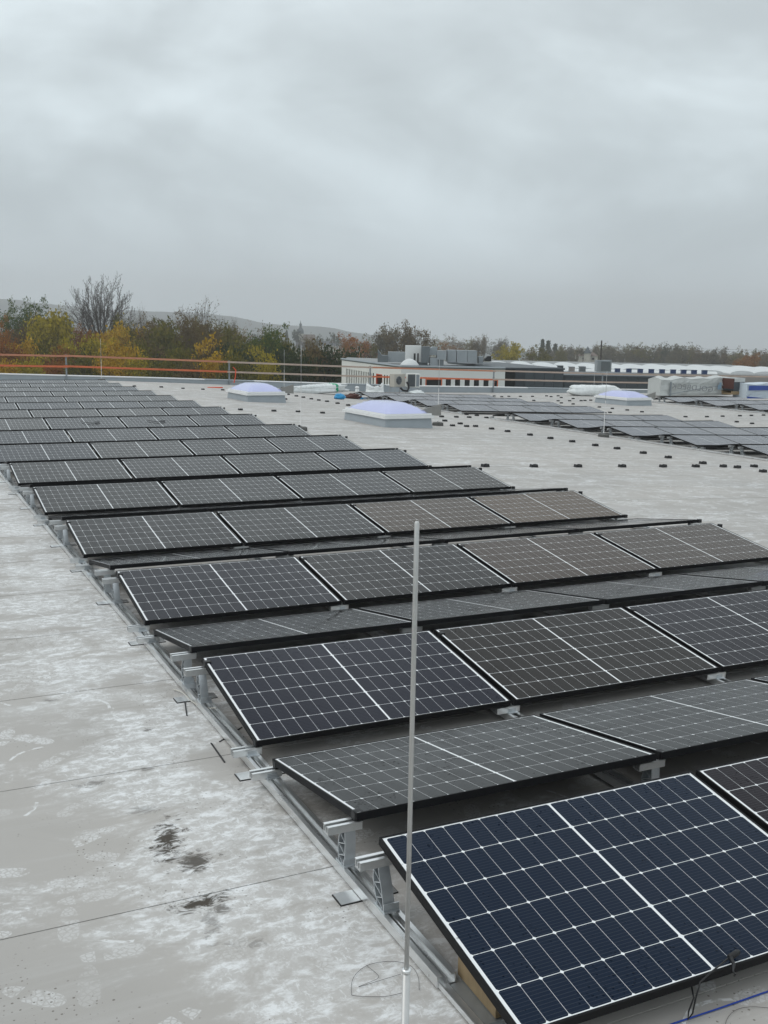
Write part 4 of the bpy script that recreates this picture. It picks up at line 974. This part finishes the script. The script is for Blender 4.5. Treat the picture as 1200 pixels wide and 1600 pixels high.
# ------------------------------------------------------------------ trees
def grow(rng, H, levels, spread, nb, trunk_frac, r0, up=.25, wob=.12):
    """returns segments [(p0,p1,r0,r1,level)] and tip points"""
    segs, tips = [], []
    def branch(p, d_, ln, r, lev):
        n = 3 if lev < 2 else 2; q = p.copy(); dd = d_.copy()
        for i in range(n):
            dd = (dd+Vector((rng.uniform(-wob, wob), rng.uniform(-wob, wob), rng.uniform(-wob*.3, wob)+up*.12))).normalized()
            q2 = q+dd*ln/n; ra, rb = r*(1-.4*i/n), r*(1-.4*(i+1)/n); segs.append((q, q2, ra, rb, lev)); q = q2
            if lev < levels and (i > 0 or lev > 0):
                for _ in range(nb[min(lev, len(nb)-1)]//(n-(0 if lev else 1)) or 1):
                    az = rng.uniform(0, 2*PI); sp = spread[min(lev, len(spread)-1)]*rng.uniform(.6, 1.25)
                    a = dd.orthogonal().normalized(); b_ = dd.cross(a)
                    nd = (dd*math.cos(sp)+(a*math.cos(az)+b_*math.sin(az))*math.sin(sp)); nd.z += up*.4; nd.normalize()
                    branch(q, nd, ln*rng.uniform(.55, .8), rb*.62, lev+1)
        tips.append(q) if lev >= levels-1 else None
    branch(Vector((0, 0, 0)), Vector((0, 0, 1)), H*trunk_frac, r0, 0)
    return segs, tips
def seg_mesh(segs, name, mat, rmin=.012, keep=lambda s: True):
    mb = MB()
    for (a, b, ra, rb, lev) in segs:
        if keep(lev): mb.tube([a, b], [max(ra, rmin), max(rb, rmin)], 5 if lev == 0 else 4 if lev == 1 else 3, cap=False)
    return mb.mesh(name, mat)
def norm(segs, tips):
    zm = max(max(s[1].z for s in segs), max(t_.z for t_ in tips)); rm = max(math.hypot(t_.x, t_.y) for t_ in tips)
    return zm, rm
def leaves(rng, tips, n, size, jit, mat, sx=1.0, floor=None):
    mb = MB()
    for t_ in tips:
        for _ in range(n):
            c_ = t_+Vector((rng.gauss(0, jit), rng.gauss(0, jit), rng.gauss(0, jit*.8)))
            if floor is not None and c_.z < floor: continue
            a = Vector((rng.gauss(0, 1), rng.gauss(0, 1), rng.gauss(0, .6))).normalized(); b_ = a.orthogonal().normalized()
            b_ = (b_*math.cos(rng.uniform(0, 6.28))+a.cross(b_)*math.sin(rng.uniform(0, 6.28))).normalized(); s_ = size*rng.uniform(.6, 1.35)
            e = a.cross(b_)
            mb.add([c_-b_*s_, c_+e*s_*.5, c_+b_*s_, c_-e*s_*.5], [(0, 1, 2, 3)])
    return mb.mesh('crown', mat)
LEAF = {
 'orange': [(0, (0.152, 0.046, 0.012)), (.4, (0.305, 0.101, 0.019)), (.75, (0.411, 0.173, 0.025)), (1, (0.199, 0.117, 0.023))],
 'rust': [(0, (0.138, 0.046, 0.014)), (.45, (0.259, 0.101, 0.023)), (.8, (0.305, 0.156, 0.035)), (1, (0.122, 0.094, 0.023))],
 'golden': [(0, (0.214, 0.133, 0.016)), (.4, (0.443, 0.266, 0.023)), (.8, (0.549, 0.360, 0.035)), (1, (0.214, 0.188, 0.023))],
 'yellow': [(0, (0.152, 0.133, 0.019)), (.4, (0.320, 0.258, 0.025)), (.8, (0.458, 0.360, 0.035)), (1, (0.152, 0.173, 0.029))],
 'olive': [(0, (0.069, 0.070, 0.019)), (.4, (0.130, 0.125, 0.025)), (.8, (0.199, 0.164, 0.033)), (1, (0.106, 0.077, 0.023))],
 'green': [(0, (0.034, 0.066, 0.019)), (.45, (0.069, 0.117, 0.025)), (.8, (0.130, 0.164, 0.033)), (1, (0.199, 0.188, 0.035))],
 'dark': [(0, (0.027, 0.041, 0.021)), (.5, (0.046, 0.062, 0.027)), (1, (0.076, 0.086, 0.035))],
 'brown': [(0, (0.084, 0.060, 0.027)), (.5, (0.145, 0.104, 0.046)), (1, (0.199, 0.149, 0.064))],
 'grey': [(0, (0.076, 0.069, 0.044)), (.5, (0.130, 0.115, 0.071)), (1, (0.182, 0.156, 0.092))]}
ML = {k: mat_leaf('leaf_'+k, v) for k, v in LEAF.items()}
VAR = {}
def make_var(key, kind, seed):
    rng = random.Random(seed)
    if kind == 'round':
        segs, tips = grow(rng, 10, 3, [.75, .7, .7], [8, 5, 4], .55, .28, .22)
        zm, rm = norm(segs, tips); tr = seg_mesh(segs, 'trunk', M_BARK, .02, lambda l: l <= 2)
        VAR[key] = (tr, None, tips, zm, rm, rng)
    elif kind == 'shrub':
        segs, tips = grow(rng, 6, 3, [1.05, .8, .7], [10, 5, 4], .32, .16, .12)
        zm, rm = norm(segs, tips); VAR[key] = (seg_mesh(segs, 'trunk', M_BARK, .015, lambda l: l <= 2), None, tips, zm, rm, rng)
    elif kind == 'fan':
        segs, tips = [], []; q = Vector((0, 0, 0))
        def limb(p, d_, ln, r, lev):
            n_ = 6 if lev == 1 else 4 if lev == 2 else 2
            for i_ in range(n_):
                d_ = (d_+Vector((rng.uniform(-.06, .06), rng.uniform(-.06, .06), .035))).normalized(); p2 = p+d_*ln/n_
                segs.append((p, p2, r*(1-.8*i_/n_), r*(1-.8*(i_+1)/n_), lev)); p = p2
                if lev < 4 and i_ >= (2 if lev == 1 else 0):
                    for _ in range(2):
                        az = rng.uniform(0, 6.28); a = d_.orthogonal().normalized(); b_ = d_.cross(a); sp = rng.uniform(.3, .75)
                        nd = d_*math.cos(sp)+(a*math.cos(az)+b_*math.sin(az))*math.sin(sp); nd.z = abs(nd.z)+.1
                        limb(p, nd.normalized(), ln*rng.uniform(.24, .38), r*(1-.8*(i_+1)/n_)*.55+.004, lev+1)
            tips.append(p)
        for i_ in range(6): segs.append((Vector((0, 0, i_*.75)), Vector((0, 0, i_*.75+.75)), .30-.02*i_, .28-.02*i_, 0))
        for i_ in range(22):
            az = i_*2.4; sp = (.05+.80*((i_+.5)/22)**.6); d_ = Vector((math.sin(sp)*math.cos(az), math.sin(sp)*math.sin(az), math.cos(sp)))
            limb(Vector((0, 0, 2.4+1.6*(1-i_/22))), d_, rng.uniform(6.7, 7.1)*(1-.10*(i_/22)), .15, 1)
        zm, rm = norm(segs, tips); VAR[key] = (seg_mesh(segs, 'trunk', M_BARK, .035, lambda l: l <= 1), seg_mesh(segs, 'crown', M_TWIG, .015, lambda l: l >= 2), tips, zm, rm, rng)
    elif kind == 'oak':
        segs, tips = grow(rng, 10, 5, [.85, .75, .7, .7, .7], [6, 5, 4, 3, 2], .42, .36, .14, .28)
        zm, rm = norm(segs, tips); VAR[key] = (seg_mesh(segs, 'trunk', M_BARK, .03, lambda l: l <= 1), seg_mesh(segs, 'crown', M_TWIG, .018, lambda l: l >= 2), tips, zm, rm, rng)
    elif kind == 'upright':
        segs, tips = grow(rng, 10, 4, [.42, .40, .45], [12, 5, 4, 3], .62, .22, .35)
        zm, rm = norm(segs, tips); VAR[key] = (seg_mesh(segs, 'trunk', M_BARK, .02, lambda l: l <= 1), seg_mesh(segs, 'crown', M_TWIG, .02, lambda l: l >= 2), tips, zm, rm, rng)
    elif kind == 'conifer':
        tips = []
        for _ in range(420):
            z_ = rng.random()**.8; rr = (1-z_)*2.6*math.sqrt(rng.random())+.05; a = rng.uniform(0, 6.28); tips.append(Vector((rr*math.cos(a), rr*math.sin(a), 1.0+z_*10.5-rr*.25)))
        VAR[key] = (MB().lathe([(.25, 0), (.03, 11.2)], 6).mesh('trunk', M_BARK), None, tips, 11.6, 2.65, rng)
for i in range(3): make_var(f'round{i}', 'round', 20+i)
for i in range(3): make_var(f'shrub{i}', 'shrub', 40+i)
make_var('fan', 'fan', 5)
for i in range(2): make_var(f'oak{i}', 'oak', 60+i)
for i in range(2): make_var(f'upright{i}', 'upright', 70+i)
make_var('conifer', 'conifer', 80)
CROWN = {}
def crown(key, col, dens, size):
    k = (key, col, dens, size)
    if k not in CROWN:
        tr, cr, tips, zm, rm, rng = VAR[key]
        CROWN[k] = leaves(random.Random(hash((key, dens)) % 999 if False else len(CROWN)*7+1), tips, dens, size, .42 if key[:5] != 'conif' else .22, ML[col], floor=.4)
    return CROWN[k]
COUNT = {}
def tree(px, py, depth, hw, key, col=None, dens=10, size=.16, name='tree', desc='', grp='trees'):
    P = at(px, py, depth); gz = ground_z(P); Ht = P.z-gz
    tr, cr, tips, zm, rm, rng = VAR[key]
    s = Ht/zm*(1.13 if col and 'conifer' not in key else 1.0); sw = hw*1.15*depth/F_PX/rm; sw = max(sw, s*.62 if 'conifer' not in key and 'upright' not in key else 0)
    i = COUNT.get(desc, 0); COUNT[desc] = i+1
    root = thing(name, desc, 'tree' if 'shrub' not in key else 'shrub', (P.x, P.y, gz), (px*1.7) % 6.28, grp, (sw, sw, s))
    link('trunk', tr, root)
    if cr: link('branches', cr, root)
    if col: link('crown', crown(key, col, dens, size), root)
    TREES.setdefault(desc, []).append((px, root))
TREES = {}
GB = 'trees behind the guard rail'
T = tree
# back layer on the left
T(12, 484, 225, 27, 'round0', 'green', 30, .20, 'broadleaf_tree', 'dark green leafy tree at the far left of the back tree row', GB)
T(46, 482, 222, 26, 'round1', 'green', 28, .19, 'broadleaf_tree', 'green to yellow tree left of the big bare tree', GB)
T(82, 488, 252, 22, 'round2', 'olive', 8, .17, 'broadleaf_tree', 'sparse olive tree just left of the big bare tree', GB)
T(98, 497, 336, 9, 'conifer', 'dark', 9, .20, 'conifer', 'small bluish conifer left of the big bare tree', GB)
T(109, 500, 346, 8, 'conifer', 'dark', 9, .20, 'conifer', 'second small bluish conifer nearest the big bare tree', GB)
T(155, 422, 225, 55, 'fan', None, 0, 0, 'bare_tree', 'tall bare fan shaped tree rising above the guard rail', GB)
T(181, 494, 273, 10, 'conifer', 'dark', 10, .20, 'conifer', 'dark conifer just right of the big bare tree', GB)
T(205, 494, 268, 22, 'upright0', 'brown', 4, .13, 'bare_tree', 'thin brown leafless tree right of the dark conifer', GB)
T(226, 485, 273, 15, 'upright1', 'brown', 2, .12, 'bare_tree', 'slender nearly bare tree left of the brown roof', GB)
T(285, 474, 247, 45, 'oak0', None, 0, 0, 'bare_tree', 'gnarled bare oak, left of the pair above the rail', GB)
T(320, 477, 239, 26, 'oak1', 'brown', 1, .13, 'bare_tree', 'gnarled bare oak, right of the pair above the rail', GB)
T(352, 503, 243, 15, 'upright0', 'grey', 5, .14, 'upright_tree', 'narrow upright grey brown tree right of the oaks', GB)
T(364, 506, 245, 12, 'upright1', 'brown', 7, .14, 'upright_tree', 'narrow upright brown tree between the oaks and the green tree', GB)
T(378, 515, 235, 20, 'round0', 'rust', 7, .15, 'broadleaf_tree', 'rust coloured thin tree left of the green tree', GB)
T(396, 517, 239, 20, 'round2', 'brown', 9, .16, 'broadleaf_tree', 'dark brown tree touching the green tree', GB)
T(412, 522, 186, 30, 'round1', 'green', 32, .20, 'broadleaf_tree', 'round green tree below the hazy tower roof', GB)
T(430, 534, 188, 18, 'round2', 'green', 24, .19, 'broadleaf_tree', 'green side tree leaning out right of the round green tree', GB)
T(448, 538, 235, 20, 'upright0', 'olive', 10, .16, 'broadleaf_tree', 'olive tree below the church', GB)
T(470, 540, 262, 20, 'round2', 'grey', 6, .15, 'broadleaf_tree', 'grey thin tree below the church nave', GB)
T(492, 530, 315, 24, 'upright1', 'brown', 7, .17, 'broadleaf_tree', 'twiggy brown tree left of the rust tree', GB)
T(515, 534, 315, 24, 'round0', 'grey', 8, .17, 'broadleaf_tree', 'twiggy grey tree behind the office corner', GB)
T(532, 535, 283, 22, 'round2', 'rust', 12, .17, 'broadleaf_tree', 'small rust tree at the left corner of the office building', GB)
T(562, 532, 320, 32, 'round1', 'orange', 28, .20, 'broadleaf_tree', 'big rust orange tree behind the office roof', GB)
# filler crowns of the middle layer
mid = [(-6, 514, 'round0', 'orange'), (28, 520, 'round1', 'brown'), (40, 538, 'round2', 'rust'), (78, 516, 'shrub0', 'yellow'), (112, 524, 'round2', 'rust'), (130, 540, 'shrub1', 'rust'), (176, 532, 'shrub2', 'golden'),
       (192, 538, 'shrub0', 'yellow'), (214, 538, 'shrub1', 'golden'), (240, 514, 'round0', 'brown'), (262, 518, 'round1', 'grey'), (288, 520, 'round2', 'brown'), (310, 522, 'round0', 'olive'), (336, 520, 'round1', 'olive'),
       (358, 524, 'round2', 'olive'), (384, 536, 'round0', 'brown'), (404, 540, 'round1', 'dark'), (432, 546, 'shrub2', 'olive'), (202, 512, 'round2', 'olive'), (228, 520, 'round1', 'brown'), (58, 510, 'round0', 'brown'),
       (324, 530, 'shrub0', 'brown'), (272, 536, 'shrub1', 'olive'), (300, 512, 'round1', 'brown'), (250, 528, 'shrub2', 'olive')]
WORD = {'orange': 'orange', 'rust': 'rusty brown', 'golden': 'golden yellow', 'yellow': 'yellow green', 'olive': 'olive', 'green': 'green', 'dark': 'dark', 'brown': 'brown', 'grey': 'grey brown'}
for i, (px, py, key, c_) in enumerate(mid):
    T(px, py-7, 200+(i*37 % 11)*2, 27+(i*13 % 9), key, c_, 26, .18, 'shrub' if 'shrub' in key else 'broadleaf_tree', f'{WORD[c_]} {"shrub" if "shrub" in key else "tree"} in the middle tree row behind the guard rail', 'middle tree row')
rg = random.Random(3)
cl = ['orange', 'rust', 'golden', 'olive', 'rust', 'yellow', 'dark', 'yellow', 'golden', 'olive', 'brown', 'dark', 'olive', 'golden', 'brown', 'dark', 'olive', 'yellow', 'dark', 'dark', 'brown', 'dark', 'dark']
for i, c_ in enumerate(cl):
    px = -14+i*25; py = 546+rg.uniform(-4, 12)+(8 if c_ == 'dark' else 0)
    T(px, py, 168+rg.uniform(-8, 10), 24+rg.uniform(-3, 7), f'shrub{i % 3}', c_, 18, .17, 'shrub', f'{WORD[c_]} shrub in the low front row right behind the guard rail', 'front shrub row')
for i in range(12):
    c_ = ['golden', 'yellow', 'rust', 'olive', 'golden', 'yellow', 'olive', 'brown', 'golden', 'olive', 'yellow', 'dark'][i]
    T(5+i*42, 568+rg.uniform(-3, 8), 150+rg.uniform(-4, 6), 26, f'shrub{(i+1) % 3}', c_, 16, .15, 'shrub', f'{WORD[c_]} low bush just beyond the parapet', 'low bushes beyond the parapet')
# middle and right background
GR = 'trees in the right background'
for i, (px, py, dep, hw, key, c_, dn) in enumerate([(598, 524, 210, 24, 'round2', 'brown', 5), (616, 520, 205, 22, 'oak1', 'grey', 2), (632, 515, 200, 28, 'oak0', 'brown', 2), (650, 519, 200, 20, 'oak1', 'brown', 1), (580, 533, 205, 20, 'round0', 'olive', 7),
        (690, 534, 330, 22, 'round0', 'olive', 6), (713, 533, 335, 16, 'round1', 'brown', 7), (728, 536, 330, 18, 'round2', 'olive', 6), (745, 533, 330, 14, 'upright0', 'brown', 5), (757, 531, 325, 8, 'upright1', 'brown', 4), (772, 539, 320, 20, 'round0', 'grey', 7),
        (785, 535, 330, 14, 'upright0', 'grey', 5), (668, 536, 330, 18, 'round2', 'brown', 6), (702, 541, 320, 20, 'round1', 'rust', 8), (735, 543, 320, 20, 'round0', 'brown', 8)]):
    T(px, py-3, dep*1.55, hw, key, c_, dn+4, .22, 'broadleaf_tree', f'{WORD[c_]} thin tree behind the roof plant', 'trees behind the roof plant')
T(797, 545, 322, 27, 'round1', 'yellow', 28, .26, 'broadleaf_tree', 'bright yellow green tree behind the right end of the office', GR)
T(846, 547, 352, 22, 'round0', 'olive', 22, .26, 'broadleaf_tree', 'olive yellow tree above the dark annex', GR)
T(824, 548, 360, 18, 'round2', 'brown', 11, .26, 'broadleaf_tree', 'brown tree between the yellow and the olive tree', GR)
for px, py, hw in ((848, 531, 9), (857, 533, 10), (868, 538, 10), (803, 538, 10)):
    T(px, py, 560, hw, 'conifer', 'dark', 8, .34, 'conifer', 'dark narrow conifer behind the yellow and olive trees', GR)
rr_ = random.Random(21)
for i in range(44):
    px = 862+i*8.4+rr_.uniform(-2, 2); tops = [(862, 545), (900, 549), (935, 546), (970, 543), (1000, 548), (1020, 543), (1050, 544), (1075, 547), (1100, 551), (1130, 550), (1165, 553), (1200, 556), (1260, 558)]
    py = interp(px, [q[0] for q in tops], [q[1] for q in tops])+rr_.uniform(-4.0, 4)
    key = ['round0', 'round1', 'oak0', 'round2', 'upright0', 'oak1'][i % 6]; c_ = ['grey', 'brown', 'olive', 'grey', 'brown', 'grey', 'olive', 'grey'][i % 8]
    T(px, py, 520+rr_.uniform(-40, 80), 15+rr_.uniform(-2, 5), key, c_, 9, .28, 'broadleaf_tree', f'{WORD[c_]} leafless tree in the long treeline behind the factory hall', 'long treeline behind the factory hall')
T(1166, 560, 382, 25, 'round1', 'rust', 26, .26, 'broadleaf_tree', 'round rust brown tree standing before the right treeline', GR)
T(1040, 541, 540, 12, 'oak0', 'dark', 3, .3, 'broadleaf_tree', 'taller dark tree in the middle of the right treeline', GR)
# trees round the church
GC = 'trees round the church'
for px, py, dep, hw, key, c_, lab in ((463, 515, 780, 8, 'round1', 'dark', 'large dark tree in front of the church tower'), (448, 517, 800, 5, 'conifer', 'dark', 'dark conifer left of the church'), (497, 521, 800, 5, 'round0', 'dark', 'dark round tree at the end of the church nave'),
        (513, 526, 760, 6, 'round2', 'dark', 'dark tree above the white house'), (525, 520, 760, 7, 'round1', 'dark', 'dark dome shaped tree right of the white house'), (480, 527, 700, 8, 'round2', 'olive', 'olive tree below the church nave'), (440, 524, 820, 8, 'round0', 'grey', 'grey tree left of the church below the hazy tower'),
        (540, 531, 700, 10, 'round0', 'grey', 'grey tree group right of the white house'), (488, 541, 500, 12, 'round2', 'brown', 'brown tree below the white house')):
    T(px, py+(5 if key != 'conifer' else 0), dep, hw, key, c_, 14, .34, 'broadleaf_tree' if key != 'conifer' else 'conifer', lab, GC)
# make labels of look-alikes single out one thing
for desc, lst in TREES.items():
    if len(lst) > 1:
        for i, (px, o) in enumerate(sorted(lst, key=lambda q: q[0])): o['label'] = f'{desc}, {ordn(i)} from left'

# ------------------------------------------------------------------ haze
mb = MB(); mb.box(-3500, 3500, -3500, 3500, -150, 150)
hz = bpy.data.materials.new('haze'); hz.use_nodes = True; t = NT(hz.node_tree)
pv = t.n('ShaderNodeVolumePrincipled'); pv.inputs['Color'].default_value = (1, 1, 1, 1); pv.inputs['Density'].default_value = .00042; pv.inputs['Anisotropy'].default_value = .1
t.t.links.new(pv.outputs[0], t.n('ShaderNodeOutputMaterial').inputs['Volume'])
o = mb.build('haze', hz); o['kind'] = 'stuff'
bpy.context.view_layer.update()
